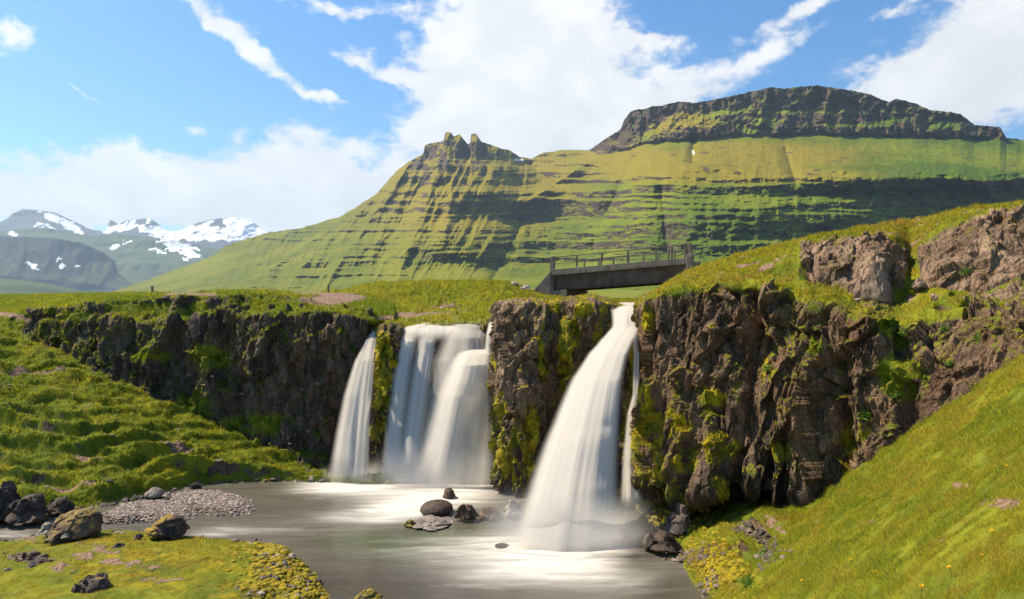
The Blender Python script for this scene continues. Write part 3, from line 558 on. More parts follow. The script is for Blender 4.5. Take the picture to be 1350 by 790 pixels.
soft += near * .18 * blobs(X, Y, [(950, 745, 30, 26, 0), (1010, 690, 30, 16, -20)]) * (.5 + billow(V, 2.2, 1, 2))
def mkR(n, V2):
    nz = n[..., 2]; ns = fbm(V2 * np.array([2.0, 2.0, 1.1]), 4, .6)
    g = (1 - rock) * 1.0
    g = np.maximum(g, sstep(nz + .3 * ns, .5, .72) * .95 * sstep(perlin(V2 * .9 + 4), -.4, .1) * (1 - out * .7) * (1 - tongue))
    g = np.maximum(g, np.clip(pockets * 1.35, 0, 1) * sstep(ns, -.45, .0))
    mo = 1.2 * blobs(X, Y, [(875, 640, 26, 60, 0), (860, 560, 18, 60, 0), (905, 655, 30, 26, 0), (950, 590, 26, 22, 0), (915, 610, 14, 22, 0), (1035, 595, 24, 16, 0), (1105, 590, 8, 40, 0), (850, 415, 10, 26, 0), (930, 520, 30, 12, -20), (1135, 570, 14, 14, 0), (900, 560, 24, 30, 0), (960, 640, 22, 16, 0), (1005, 480, 6, 16, 0)]) * face * sstep(ns, -.32, .1)
    mo = np.maximum(mo, .75 * face * sstep(ns, .18, .42) * sstep(X, 1150, 1000) * sstep(Y, 400, 600))
    mo = np.maximum(mo, near * blobs(X, Y, [(950, 752, 44, 30, -20), (880, 680, 50, 24, 0)]) * sstep(ns, -.6, -.1))
    mo = np.maximum(mo, out * .5 * blobs(X, Y, [(1280, 310, 14, 6, 0), (1100, 330, 20, 6, 0)]))
    QX = X + 16 * ns; QY = Y + 8 * fbm(V2 * 3 + 5, 4, .6)
    di = near * sstep(fbm(V2 * 6, 3), -.5, .1) * blobs(QX, QY, [(1320, 668, 34, 7, 6), (1266, 640, 12, 5, 0), (1240, 721, 9, 3, 0), (1020, 700, 18, 6, -30), (1150, 688, 8, 3, 0), (1008, 735, 8, 12, 0), (1075, 690, 5, 3, 0)])
    di = np.maximum(di, .62 * (TT > .6) * (TT < 3.4) * (1 - rock) * sstep(fbm(V2 * np.array([1., 1., 1.]) * 1.5, 3), .02, .35))
    di = np.maximum(di, .5 * pockets * sstep(ns, .05, .3))
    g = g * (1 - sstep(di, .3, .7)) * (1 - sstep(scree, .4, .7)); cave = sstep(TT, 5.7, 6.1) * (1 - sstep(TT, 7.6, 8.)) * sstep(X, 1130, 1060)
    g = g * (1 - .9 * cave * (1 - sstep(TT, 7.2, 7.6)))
    wet = np.clip(cave + .5 * face * sstep(Y, 560, 640) * sstep(X, 1130, 1060) + sstep(V2[..., 2], .15, 0), 0, 1)  # overhang recess and lower face also take this darker, smoother tone
    return masks(g * (1 - sstep(mo, .45, .6)), mo * (1 - cave * .5), di, wet)
o = make_sheet('right', 'hillside', 'tall rugged brown cliff with an overhang below a grassy hill, green slope in front', V, rock, relief, soft, mkR, M_TERR)
# paler rock on the upper outcrops: second material slot by row
me = o.data; me.materials.append(M_OUT)
mi = ((TT < 3.35)[:-1, :-1] & (X > 1000)[:-1, :-1]).astype(np.int32).ravel(); me.polygons.foreach_set('material_index', mi)

# --- left foreground bank
pxK = np.concatenate([np.arange(-420, -10, 4), np.arange(-10, 470, 1.3)])
rowsK = [
    {-420: (690, 20.8), 0: (700, 21.2), 130: (690, 22), 260: (700, 21), 330: (703, 20.8), 380: (718, 20), 410: (742, 18.6), 430: (765, 17.6), 470: (780, 17)},
    {-420: (712, 19.7), 0: (717, 19.5), 60: (710, 19.9), 130: (701, 20.5), 203: (704, 20.3), 260: (713, 19.7), 330: (717, 19.5), 370: (724, 18.9), 400: (748, 17.8), 425: (778, 16.5), 445: (795, 15.9), 470: (810, 15.5)},
    {-420: (735, 17.8), 0: (733, 18), 130: (720, 18.6), 260: (730, 17.8), 330: (735, 17.6), 370: (748, 17.2), 400: (775, 16.3), 425: (792, 15.8), 445: (805, 15.5), 470: (815, 15.3)},
    {-420: (790, 14.4), 0: (790, 14.5), 260: (790, 14.7), 400: (800, 15), 440: (812, 14.9), 470: (820, 15)},
    {-420: (1500, 5), 470: (1500, 5.6)},
]
V, tt = loft(rowsK, pxK, [26, 40, 110, 50], 2, 4)
X, Y = picxy(V); TT = tt[:, None] + 0 * X
rocky = np.clip(blobs(X, Y, [(365, 745, 34, 26, 40), (400, 775, 26, 16, 30), (340, 785, 20, 12, 0), (30, 735, 14, 5, 0)]) * 1.2, 0, 1)
soft = .10 * fbm(V * .6, 3) + .05 * billow(V, 1.6, 1, 3) + rocky * .12 * billow(V, 4.5, 1, 2); soft = soft * sstep(TT, .5, 1.1)
def mkK(n, V2):
    ns = fbm(V2 * 2.5, 4, .6); n3 = fbm(V2 * np.array([.5, 1.2, 1]), 3)
    di = .9 * blobs(X, Y, [(70, 745, 40, 10, -15), (130, 725, 46, 7, -12), (30, 711, 60, 4, 0), (170, 745, 60, 8, -8), (110, 735, 20, 10, 0), (215, 765, 40, 6, 0)]) * sstep(ns, -.5, .2)
    mo = np.maximum(rocky * sstep(ns, -.25, .0), .42 + .55 * n3 - .4 * sstep(X, 140, 20))
    g = 1 - rocky; g = g * (1 - sstep(di, .35, .7))
    return masks(g, mo * (1 - sstep(di, .3, .6)), di, sstep(V2[..., 2], .1, 0))
make_sheet('knoll', 'riverbank', 'low foreground bank of yellow green moss and earth on the left', V, rocky * 0, 0 * X, soft, mkK, M_TERR)
print('terrain', round(time.time() - T0, 1))
#PART4
# ------------------------------------------------------------------ river bed and water
xs = np.arange(-34, 9, .12); ys = np.arange(5, 31, .12); XX, YY = np.meshgrid(xs, ys)
V = np.stack([XX, YY, -.42 + .10 * fbm(N2(XX * .8, YY * .8), 3) + .12 * sstep(billow(N2(XX * 2.4, YY * 2.4), 1, 1, 2), .2, .8) - .5 * sstep(np.hypot(XX - 1.5, YY - 19.5), 5, 1)], -1)
X, Y = picxy(V)
V[..., 2] += .40 * blob(X, Y, 470, 770, 60, 22) * .6
tag(link('river_bed', grid_mesh('river_bed', V, {'mask': masks(V[..., 2] * 0, .12 + 0 * XX, .46 + .3 * fbm(N2(XX * 1.1, YY * 1.1), 3), .35)}), M_TERR), 'brown stony river bed seen through shallow water', kind='structure')

xs = np.arange(-34, 9, .06); ys = np.arange(5, 30.5, .06); XX, YY = np.meshgrid(xs, ys)
V = np.stack([XX, YY, 0 * XX], -1); X, Y = picxy(V)
sx = XX * .30 + YY * .10; sy = YY * 2.0 - XX * .16
st = fbm(N2(sx, sy + .8 * fbm(N2(XX * .3, YY * .5), 2)), 5, .6); st2 = fbm(N2(XX * .5, YY * 4.5 - XX * .5, 4.4), 4, .6)
fo = 1.5 * blob(X, Y, 461, 640, 46, 6) + .8 * blob(X, Y, 440, 645, 60, 9) + 1.4 * blob(X, Y, 580, 650, 80, 13) + 1.2 * blob(X, Y, 545, 668, 62, 10) + .8 * blob(X, Y, 500, 682, 70, 9) + .22 * blob(X, Y, 420, 700, 110, 12, 6)
fo += 1.7 * blob(X, Y, 755, 722, 66, 16) + 1.0 * blob(X, Y, 735, 742, 105, 14) + .5 * blob(X, Y, 690, 762, 110, 13) + .85 * blob(X, Y, 640, 712, 80, 10) + .5 * blob(X, Y, 610, 728, 90, 10) + .5 * blob(X, Y, 800, 770, 80, 18)
fo += .28 * blob(X, Y, 300, 697, 60, 8) + .3 * blob(X, Y, 270, 705, 30, 5) + .5 * blob(X, Y, 20, 703, 44, 7) + .12 * blob(X, Y, 560, 745, 200, 30) + .08 * blob(X, Y, 400, 680, 140, 20)
fo = .70 * fo * (1 + 1.1 * st) + .10 * sstep(st2, .1, .5) + .12 * sstep(st, .1, .6)
fo = fo * (1 - .75 * blobs(X, Y, [(610, 692, 90, 3.5, 0), (850, 735, 30, 16, 20)]))
fo = np.clip(fo, 0, 1.15)
V[..., 2] += .03 * st * (YY > 12) + .10 * blob(X, Y, 755, 722, 90, 18) * (1 + .3 * st) + .05 * blob(X, Y, 575, 650, 80, 12)
gb = blob(X, Y, 590, 715, 90, 22) + .8 * blob(X, Y, 470, 715, 60, 16); sh = np.clip(1.1 * blob(X, Y, 470, 775, 110, 26) + .8 * blob(X, Y, 880, 775, 40, 20), 0, 1)
m, n = new_mat('silky_river_water'); sp = n.n.new('ShaderNodeSeparateColor'); n.l.new(attr(n, 'mask', 'Color'), sp.inputs[0]); p = pos(n)
c = n.mix(n.noise(n.scale(p, (.4, 1.6, 1)), 1.0, 4), (.080, .070, .052), (.165, .148, .118)); c = n.mix(n.math('MULTIPLY', sp.outputs[1], .6), c, (.075, .10, .038)); c = n.mix(n.ss(sp.outputs[0], .05, 1.0), c, (.63, .595, .545))
b = principled(n, c, n.ss(sp.outputs[0], 0, .5, .16, .6), n.noise(n.scale(p, (.6, 2.4, 1)), 1.6, 4, .6), .35, .12, .5)
tr = n.n.new('ShaderNodeBsdfTransparent'); tr.inputs[0].default_value = (.62, .55, .40, 1); x = n.n.new('ShaderNodeMixShader'); n.l.new(tr.outputs[0], x.inputs[1]); n.l.new(b.outputs[0], x.inputs[2])
n.l.new(n.math('ADD', n.math('SUBTRACT', .9, n.math('MULTIPLY', sp.outputs[2], .45)), n.math('MULTIPLY', sp.outputs[0], .6), clamp=True), x.inputs[0]); finish(n, x.outputs[0]); M_RIVER = m
tag(link('water', grid_mesh('water', V, {'mask': masks(fo, gb, sh, 0)}), m), 'grey brown river pool smoothed by long exposure, white with foam below the falls', kind='structure')

# stream on the upper level, feeding the right fall under the bridge
xs = np.arange(3.35, 6.6, .1); ys = np.arange(24.9, 62, .25); XX, YY = np.meshgrid(xs, ys); XX = XX + (YY - 24) * .06
V = np.stack([XX, YY, 6.86 - .5 * sstep(YY, 25.8, 24.9) + .004 * (YY - 24) + .015 * fbm(N2(XX * 2, YY * .8), 3)], -1)
tag(link('stream', grid_mesh('stream', V, {'mask': masks(.25 + .55 * sstep(YY, 29, 24) + .2 * fbm(N2(XX * 3, YY * .6), 3), 0, 0, 0)}), M_RIVER), 'shallow stream running under the bridge to the lip of the right waterfall', kind='structure')

# ------------------------------------------------------------------ waterfalls
m, n = new_mat('falling_water'); a = attr(n, 'alpha'); br = attr(n, 'bright')
c = n.mix(br, (.94, .89, .82), (1.0, .955, .885))
d1 = n.n.new('ShaderNodeBsdfDiffuse'); n.l.new(c, d1.inputs[0]); d2 = n.n.new('ShaderNodeBsdfTranslucent'); n.l.new(c, d2.inputs[0])
x = n.n.new('ShaderNodeMixShader'); x.inputs[0].default_value = .55; GN = n.n.new('ShaderNodeNewGeometry').outputs['Normal']; n.l.new(n.vmath('NORMALIZE', n.vmath('ADD', GN, (0, 0, .8))), d1.inputs['Normal']); n.l.new(n.vmath('NORMALIZE', n.vmath('ADD', GN, (0, 0, -1.1))), d2.inputs['Normal']); n.l.new(d1.outputs[0], x.inputs[1]); n.l.new(d2.outputs[0], x.inputs[2])
tr = n.n.new('ShaderNodeBsdfTransparent'); y = n.n.new('ShaderNodeMixShader'); n.l.new(a, y.inputs[0]); n.l.new(tr.outputs[0], y.inputs[1]); n.l.new(x.outputs[0], y.inputs[2]); finish(n, y.outputs[0]); M_FALL = m

def fall_mesh(name, rows, parent, dens=.8, seed=0, layers=3, streak=1.0, freq=9, soft_l=.12, soft_r=.12, bulge=.22, thin=None, nu=110, nv=130, fade=.06, gap=.12):
    VV = []; AA = []; BB = []; FF = []; off = 0
    py = [r[0] for r in rows]; s = np.linspace(0, 1, nv); q = np.interp(s, np.linspace(0, 1, len(rows)), py)
    L = smooth1(np.interp(q, py, [r[1] for r in rows]), 4, 0); Rr = smooth1(np.interp(q, py, [r[2] for r in rows]), 4, 0)
    zz = np.interp(q, py, [(CY - r[0]) * r[3] / F for r in rows]); dd = smooth1(np.interp(q, py, [r[3] for r in rows]), 4, 0)
    u = np.linspace(0, 1, nu)[None]; v = s[:, None]
    for k in range(layers):
        w_ = (1 - .06 * k); PX = L[:, None] + (Rr - L)[:, None] * (.5 + (u - .5) * w_); wid = ((Rr - L) / F * dd)[:, None]
        n0 = fbm(N2(u * freq + .25 * v, v * .55, seed + 7.7 * k), 5, .62); n1 = fbm(N2(u * freq * .35, v * .3, seed + 3 + 9 * k), 3)
        D_ = dd[:, None] - bulge * np.sin(np.pi * u) ** .8 * np.minimum(wid, 2.2) + gap * k + .10 * n1 * sstep(v, 0, .15) + .03 * n0
        Vk = np.stack([(PX - CX) / F * D_, D_, CZ + zz[:, None] + 0 * PX], -1)
        a_ = dens * (1 + streak * (1.0 * n0 + .8 * n1)); a_ = a_ * sstep(u, 0, soft_l) * sstep(1 - u, 0, soft_r) * sstep(v, 0, .045) * sstep(1 - v, 0, fade)
        if thin is not None: a_ = a_ * thin(u, v)
        VV.append(Vk.reshape(-1, 3)); AA.append(np.clip(a_, 0, 1).ravel()); BB.append(np.clip(.8 + .7 * n0 + 0 * v, 0, 1).ravel())
        i = np.arange(nv * nu).reshape(nv, nu) + off; FF.append(np.stack([i[:-1, :-1], i[1:, :-1], i[1:, 1:], i[:-1, 1:]], -1).reshape(-1, 4)); off += nu * nv
    me = raw_mesh(name, np.concatenate(VV), np.concatenate(FF), 4, True, {'alpha': np.concatenate(AA), 'bright': np.concatenate(BB)})
    return link(name, me, M_FALL, parent)
def fall_root(name, loc, label, group='waterfalls pouring into the pool'):
    e = bpy.data.objects.new(name, None); COL.objects.link(e); e.empty_display_size = .3; e.location = loc
    tag(e, label, 'waterfall', group); bpy.context.view_layer.update(); return e
def reparent(o, p):
    o.parent = p; o.matrix_parent_inverse = p.matrix_world.inverted()
f1 = fall_root('waterfall', Pt(465, 640, 26.2), 'narrow leftmost waterfall, splayed into two strands beside the dark left cliff')
reparent(fall_mesh('strand', [(438, 488, 498, 28.4), (448, 482, 498, 28.0), (475, 466, 495, 27.5), (520, 451, 490, 27), (570, 440, 489, 26.7), (640, 427, 490, 26.2)], None, .72, 1, 2, .9, 3.5, .22, .25, fade=.14), f1)
reparent(fall_mesh('strand', [(436, 489, 499, 28.3), (448, 486, 498, 27.9), (475, 478, 496, 27.3), (520, 472, 492, 26.8), (570, 466, 489, 26.5), (640, 458, 487, 26.0)], None, .55, 4, 2, 1.0, 3.0, .3, .35), f1)
f2 = fall_root('waterfall', Pt(580, 650, 25.6), 'broad middle waterfall of several silky strands between the mossy ledge and the grey rock pillar')
B2 = [(424, 600, 642, 29.3), (429, 590, 642, 28.1), (445, 578, 641, 27.7), (475, 566, 646, 27.3), (560, 547, 650, 26.8), (652, 532, 648, 26.1)]
reparent(fall_mesh('strand', B2, None, .48, 11, 2, 1.0, 5, .25, .12, fade=.14), f2)
reparent(fall_mesh('strand', [(431, 530, 554, 28.9), (436, 527, 554, 28.0), (450, 523, 553, 27.6), (500, 514, 546, 27.1), (570, 505, 538, 26.7), (646, 497, 534, 26.2)], None, .9, 14, 2, .6, 2.5, .42, .45, fade=.12), f2)
reparent(fall_mesh('strand', [(430, 556, 582, 28.9), (435, 553, 581, 28.0), (450, 548, 578, 27.6), (500, 538, 572, 27.1), (570, 526, 565, 26.7), (648, 514, 566, 26.0)], None, .9, 17, 2, .6, 3, .4, .42, fade=.14), f2)
reparent(fall_mesh('strand', [(460, 608, 648, 27.4), (466, 599, 651, 27.0), (480, 589, 653, 26.7), (520, 572, 654, 26.3), (590, 550, 656, 25.9), (662, 530, 656, 25.5)], None, 1.15, 21, 2, .5, 4, .28, .2, fade=.16,
    thin=lambda u, v: 1 - .72 * sstep(u, .28, .55) * sstep(v, .25, .7)), f2)
reparent(fall_mesh('strand', [(421, 590, 644, 30.2), (425, 560, 644, 29.3), (431, 531, 643, 28.3), (437, 529, 643, 27.85), (444, 527, 643, 27.65), (452, 525, 644, 27.5)], None, .95, 29, 2, .7, 9, .06, .05, .1, fade=.55, nu=180), f2)
reparent(fall_mesh('strand', [(424, 644, 656, 27.6), (440, 640, 654, 27.2), (470, 637, 654, 27.0), (500, 640, 655, 26.6)], None, .8, 25, 2, .5, 2, .25, .25, fade=.3), f2)
f3 = fall_root('waterfall', Pt(755, 720, 19.4), 'largest waterfall on the right, one thick white arc below the bridge')
reparent(fall_mesh('strand', [(398.6, 799, 853, 26.4), (400.5, 800, 853, 25.3), (404, 802, 852, 24.5), (412, 804, 850, 24.0), (430, 806, 846, 23.6), (437, 800, 844, 23.4), (448, 790, 838, 22.9), (465, 775, 831, 22.4), (500, 750, 823, 21.6), (560, 722, 820, 20.7), (600, 706, 819, 20.3), (640, 692, 819, 19.9), (690, 676, 822, 19.4), (735, 660, 826, 19.0)], None, 1.25, 31, 3, .3, 5, .22, .18, .2, fade=.055), f3)
reparent(fall_mesh('strand', [(436, 831, 845, 23.3), (470, 834, 844, 22.9), (520, 833, 843, 22.6), (545, 825, 842, 22.3), (600, 819, 845, 21.8), (670, 815, 850, 21.2)], None, .55, 35, 2, 1.2, 3, .3, .3), f3)
# drifting spray at the foot of each fall
def spray(parent, px, py, d, w_, h_, a0, seed):
    nu, nv = 60, 40; u = np.linspace(-1, 1, nu)[None]; v = np.linspace(0, 1, nv)[:, None]; VV = []; AA = []; FF = []; off = 0
    for k in range(3):
        c = Pt(px, py, d); xx = c.x + u * w_ * (1 - .25 * v) + 0 * v; yy = c.y + .5 * k + .5 * u * u - .35 * w_ * .4 * np.cos(u * 1.5) * (1 - v); zz = c.z - .16 + h_ * v + 0 * u
        n0 = fbm(N2(u * 1.7, v * 1.5, seed + k * 5), 4, .5); al = a0 * sstep(v, .08, .42) * np.exp(-2.6 * v * v - 0 * u) * (1 - sstep(np.abs(u), .35, 1)) * (1 + 1.1 * n0) * (1 - sstep(v, .6, 1))
        VV.append(np.stack([xx, yy + 0 * v, zz], -1).reshape(-1, 3)); AA.append(np.clip(al, 0, 1).ravel()); i = np.arange(nu * nv).reshape(nv, nu) + off; FF.append(np.stack([i[:-1, :-1], i[1:, :-1], i[1:, 1:], i[:-1, 1:]], -1).reshape(-1, 4)); off += nu * nv
    A = np.concatenate(AA); o = link('spray', raw_mesh('spray', np.concatenate(VV), np.concatenate(FF), 4, True, {'alpha': A, 'bright': A * 0 + 1}), M_FALL); reparent(o, parent)
spray(f1, 462, 641, 25.8, 1.5, 1.1, .40, 1); spray(f2, 578, 655, 25.1, 3.2, 2.2, .62, 2); spray(f3, 752, 730, 18.8, 3.1, 1.9, .75, 3)

# ------------------------------------------------------------------ rocks and boulders
M_ROCK = simple('dark_wet_rock', (.10, .075, .06), .55, 3, .35, .8)
def boulder_material(name, A, B, mossc, lc=.5):
    m, n = new_mat(name); p = pos(n); mk = attr(n, 'moss')
    c = n.mix(n.ss(n.noise(p, 2.6, 6, .65), .35, .65), A, B); c = n.mix(n.math('MULTIPLY', n.ss(n.noise(p, 14, 5, .7), .55, .68), lc), c, (.34, .29, .25))
    mo = n.mix(n.ss(n.noise(p, 7, 5, .6), .4, .62), tuple(.4 * q for q in mossc), mossc); c = n.mix(n.ss(n.math('ADD', mk, n.math('MULTIPLY', n.math('SUBTRACT', n.noise(p, 9, 5, .7), .5), .8)), .42, .6), c, mo)
    b = principled(n, c, .75, n.noise(p, 22, 5, .7), .7, .04, .35); finish(n, b.outputs[0]); return m
BM = {'brown': boulder_material('brown_boulder', (.055, .034, .022), (.19, .115, .072), (.24, .155, .03), .35), 'dark': boulder_material('dark_boulder', (.026, .018, .014), (.095, .062, .045), (.36, .22, .008), .25),
      'grey': boulder_material('grey_boulder', (.12, .10, .085), (.30, .25, .21), (.2, .17, .02), .7), 'pale': boulder_material('pale_boulder', (.26, .21, .17), (.50, .42, .35), (.30, .22, .01), .8), 'tan': boulder_material('tan_boulder', (.10, .065, .045), (.30, .205, .14), (.2, .17, .02), .6), 'moss': boulder_material('mossy_boulder', (.05, .04, .032), (.14, .10, .08), (.26, .20, .008))}
ICO = {}
def ico(n):
    if n not in ICO:
        b = bmesh.new(); bmesh.ops.create_icosphere(b, subdivisions=n, radius=1); b.verts.ensure_lookup_table()
        ICO[n] = (np.array([v.co[:] for v in b.verts]), np.array([[v.index for v in f.verts] for f in b.faces])); b.free()
    return ICO[n]
def boulder(px, py, wpx, hpx, d, mat, label, seed, moss=.5, deep=1.0, smooth=0.0, rot=0, sharp=.26, name='boulder', cat='boulder', group=None, sub=5, skew=0, mossx=0):
    if cat == 'boulder' and d < 26 and (530 < px < 950 or py > 640 and px < 95 and py < 680): d = 6300 / (py + .36 * hpx - 395)
    c = Pt(px, py, d); rx = wpx / F * d / 2; rz = hpx / F * d / 2; ry = rx * deep
    v, f = ico(sub); r = v.copy()
    fa, _ = facet(v * 1.15 + seed * 3.1, .9, seed); fb, _ = facet(v * 2.9 + seed, .9, seed + 50)
    k = (1 - smooth); disp = 1 + k * (sharp * 1.5 * fa + .09 * fb) + .08 * fbm(v * 1.2 + seed, 3) + .03 * k * fbm(v * 6 + seed, 3)
    r = v * disp[:, None]; r[:, 2] = np.where(r[:, 2] < -.30, -.30 + (r[:, 2] + .30) * .45, r[:, 2]); wz = 1 + .38 * sstep(-r[:, 2], -.4, .4) * (1 - smooth); r[:, 0] *= wz; r[:, 1] *= wz; r[:, 0] += skew * r[:, 2]
    r = r / np.array([np.abs(r[:, 0]).max(), np.abs(r[:, 1]).max(), r[:, 2].max()]); a = R(rot); r[:, 0], r[:, 2] = r[:, 0] * math.cos(a) - r[:, 2] * math.sin(a), r[:, 0] * math.sin(a) + r[:, 2] * math.cos(a)
    r = r * np.array([rx, ry, rz]); e1 = r[f[:, 1]] - r[f[:, 0]]; e2 = r[f[:, 2]] - r[f[:, 0]]; fn = np.cross(e1, e2); vn = np.zeros_like(r)
    for j in range(3): np.add.at(vn, f[:, j], fn)
    vn /= np.linalg.norm(vn, axis=1)[:, None] + 1e-9
    mk = np.clip((vn[:, 2] * .9 - .15 + mossx * r[:, 0] / rx) * moss * 1.6 + .25 * fbm(v * 2 + seed, 3), 0, 1) if moss > 0 else np.zeros(len(v))
    o = link(name, raw_mesh(name, r, f, 3, smooth > .5, {'moss': mk}), BM[mat]); c.z -= .10 * rz; o.location = c; tag(o, label, cat, group)
    try:
        if smooth <= .5: o.data.set_sharp_from_angle(angle=R(38)); o.data.polygons.foreach_set('use_smooth', np.ones(len(f), bool)); o.data.set_sharp_from_angle(angle=R(38))
    except Exception: pass
    return o
BL = [
 (100, 693, 80, 44, 19.6, 'brown', 'large brown boulder with a flat earthy top on the near left bank', 1, .75, dict(skew=.3, smooth=.35, sharp=.2, rot=6)),
 (62, 697, 22, 18, 19.5, 'pale', 'pale pink stone tucked against the left side of the large brown boulder', 2, 0, {}),
 (88, 706, 16, 10, 19.0, 'pale', 'small pale stone at the foot of the large brown boulder', 3, 0, {}),
 (222, 694, 56, 34, 19.7, 'dark', 'dark boulder with a yellow moss cap on its left end beside the gravel bar', 4, .6, dict(mossx=-.9, rot=-16, smooth=.35, sharp=.2)),
 (122, 780, 70, 50, 15.2, 'dark', 'dark brown rock with orange lichen at the bottom edge of the left foreground', 5, .35, dict(mossx=.3)),
 (0, 664, 56, 62, 23.2, 'dark', 'tall dark rock cut by the left edge of the picture beside the river', 6, 0, {}),
 (36, 672, 62, 46, 23.0, 'dark', 'wide dark rock at the river edge, between the tall edge rock and a rounder one', 7, .15, {}),
 (79, 667, 36, 26, 22.6, 'dark', 'rounded dark rock with brown top on the far side of the channel', 8, .2, dict(smooth=.3)),
 (204, 650, 25, 16, 24.2, 'grey', 'smooth grey boulder resting at the back edge of the gravel bar', 9, 0, dict(smooth=.6)),
 (221, 652, 11, 8, 24.0, 'pale', 'small pale stone right of the smooth grey boulder on the gravel bar', 10, 0, {}),
 (257, 642, 16, 13, 25.2, 'dark', 'dark stone beside yellow moss at the back of the gravel bar', 11, .3, {}),
 (322, 656, 12, 5, 25.0, 'pale', 'white stone near the right tip of the gravel bar', 12, 0, {}),
 (155, 720, 19, 11, 18.4, 'dark', 'small dark stone alone on the brown moss below the capped boulder', 13, 0, {}),
 (42, 733, 36, 16, 17.5, 'brown', 'flat brown stone half sunk in turf at the left', 14, 0, {}),
 (54, 740, 24, 10, 17.1, 'dark', 'flat dark stone just below the brown half-sunk one', 15, 0, {}),
 (42, 747, 13, 8, 16.8, 'grey', 'little grey stone under the flat dark stone', 16, 0, {}),
 (10, 752, 15, 8, 16.6, 'grey', 'little grey stone by itself near the left edge', 17, 0, {}),
 (183, 707, 14, 9, 19.4, 'brown', 'small brown stone in bright grass left of the capped boulder', 18, .2, {}),
 (61, 597, 16, 10, 25.6, 'brown', 'brown stone lying on the terraced moss slope', 19, .2, {}),
 (576, 669, 44, 20, 24.3, 'dark', 'smooth dark dome of wet rock under the middle waterfall', 20, 0, dict(smooth=.9)),
 (592, 651, 18, 17, 24.9, 'brown', 'small pointed wet rock behind the smooth dome, veiled by water', 21, 0, dict(smooth=.5)),
 (614, 676, 34, 28, 23.5, 'brown', 'angular brown rock with glistening faces in front of the middle waterfall', 22, 0, dict(sharp=.34)),
 (568, 688, 60, 9, 23.1, 'grey', 'flat grey slab lying low in the pool below the smooth dome', 23, 0, {}),
 (541, 690, 20, 12, 22.9, 'moss', 'mossy yellow stone at the left end of the flat slab', 24, .9, {}),
 (646, 677, 34, 18, 23.6, 'brown', 'low brown rock between the angular rock and the pale one', 25, .25, {}),
 (677, 671, 30, 30, 22.9, 'pale', 'pale pinkish mossy rock at the foot of the pillar, left of the big fall', 26, .5, dict(mossx=-.3)),
 (662, 720, 22, 4, 19.9, 'dark', 'dark stone barely breaking the white water left of the big fall', 27, 0, dict(smooth=.8)),
 (486, 785, 38, 15, 15.8, 'moss', 'brown stone with orange moss at the bottom edge in the shallows', 28, .8, {}),
 (385, 733, 15, 9, 18.0, 'pale', 'white stone on the mossy gravel point of the near bank', 29, 0, {}),
 (838, 694, 56, 48, 20.2, 'moss', 'grey rock with yellow moss cap at the right foot of the big fall', 30, .7, {}),
 (893, 690, 50, 60, 19.6, 'moss', 'tall dark rock with brown moss under the overhang, right of the big fall', 31, .4, {}),
 (872, 714, 56, 34, 19.3, 'dark', 'low dark rock at the waterline in front of the tall mossy one', 32, .3, {}),
 (930, 700, 26, 30, 19.2, 'dark', 'dark block beside green grass under the overhang', 33, .1, {}),
 (985, 733, 13, 18, 16.0, 'brown', 'reddish brown stone sticking out of the right grass bank', 34, 0, {}),
 (1018, 702, 20, 10, 16.9, 'brown', 'flat reddish stone on the small ridge right of the overhang', 35, 0, {}),
 (1000, 712, 16, 12, 16.8, 'dark', 'dark lump of rock on the small ridge beside the flat reddish stone', 36, 0, {}),
 (583, 407, 22, 7, 33.5, 'pale', 'pale stone lying in the grass bank above the middle waterfall', 37, 0, {}),
 (602, 411, 12, 6, 33.0, 'grey', 'grey stone right of the pale stone above the middle waterfall', 38, 0, {}),
 (693, 379, 16, 7, 41.5, 'pale', 'pale pink stone near the foot of the bridge wing wall', 39, 0, {}),
 (678, 374, 14, 7, 44, 'pale', 'pale stone at the top of the grass mound left of the bridge', 40, 0, {}),
 (795, 398, 30, 9, 27.5, 'brown', 'low brown rock below the bridge at the left lip of the big fall', 41, .2, {}),
 (1152, 378, 54, 96, 19.2, 'tan', 'big upright tongue shaped grey brown boulder leaning between the two upper right outcrops', 44, .1, dict(sharp=.2, skew=.12, rot=-8, deep=.9)),
 (1212, 375, 20, 20, 18.6, 'tan', 'small block at the lower left corner of the far right outcrop', 45, 0, {}),
 (48, 393, 16, 5, 60, 'dark', 'dark stone lying in the far left meadow', 42, 0, {}),
 (220, 392, 18, 6, 33, 'dark', 'dark stone on the path along the left cliff top', 43, 0, {}),
]
for (px, py, wp, hp, d, mt, lb, sd_, ms, kw) in BL: boulder(px, py, wp, hp, d, mt, lb, sd_, ms, **kw)
print('water, rocks', round(time.time() - T0, 1))
#PART5
# ------------------------------------------------------------------ bridge
def box8(pts): return np.array(pts, float), np.array([[0, 1, 2, 3], [7, 6, 5, 4], [0, 4, 5, 1], [1, 5, 6, 2], [2, 6, 7, 3], [3, 7, 4, 0]])
def bevel_link(name, parts, mat, parent, bev=.03):
    b = bmesh.new()
    for P_, F_ in parts:
        vv = [b.verts.new(q) for q in P_]
        for f in F_: b.faces.new([vv[i] for i in f])
    bmesh.ops.recalc_face_normals(b, faces=b.faces)
    if bev: bmesh.ops.bevel(b, geom=b.edges[:], offset=bev, segments=2, affect='EDGES', profile=.6)
    me = bpy.data.meshes.new(name); b.to_mesh(me); b.free(); o = link(name, me, mat); 
    if parent: reparent(o, parent)
    return o
A_ = Pt(727, 359, 44.0); B_ = Pt(905, 343.5, 40.5); AX = B_ - A_; PERP = Vector((-AX.y, AX.x, 0)).normalized()
def br(u, wv, z): q = A_ + AX * u + PERP * wv; return (q.x, q.y, q.z + z)
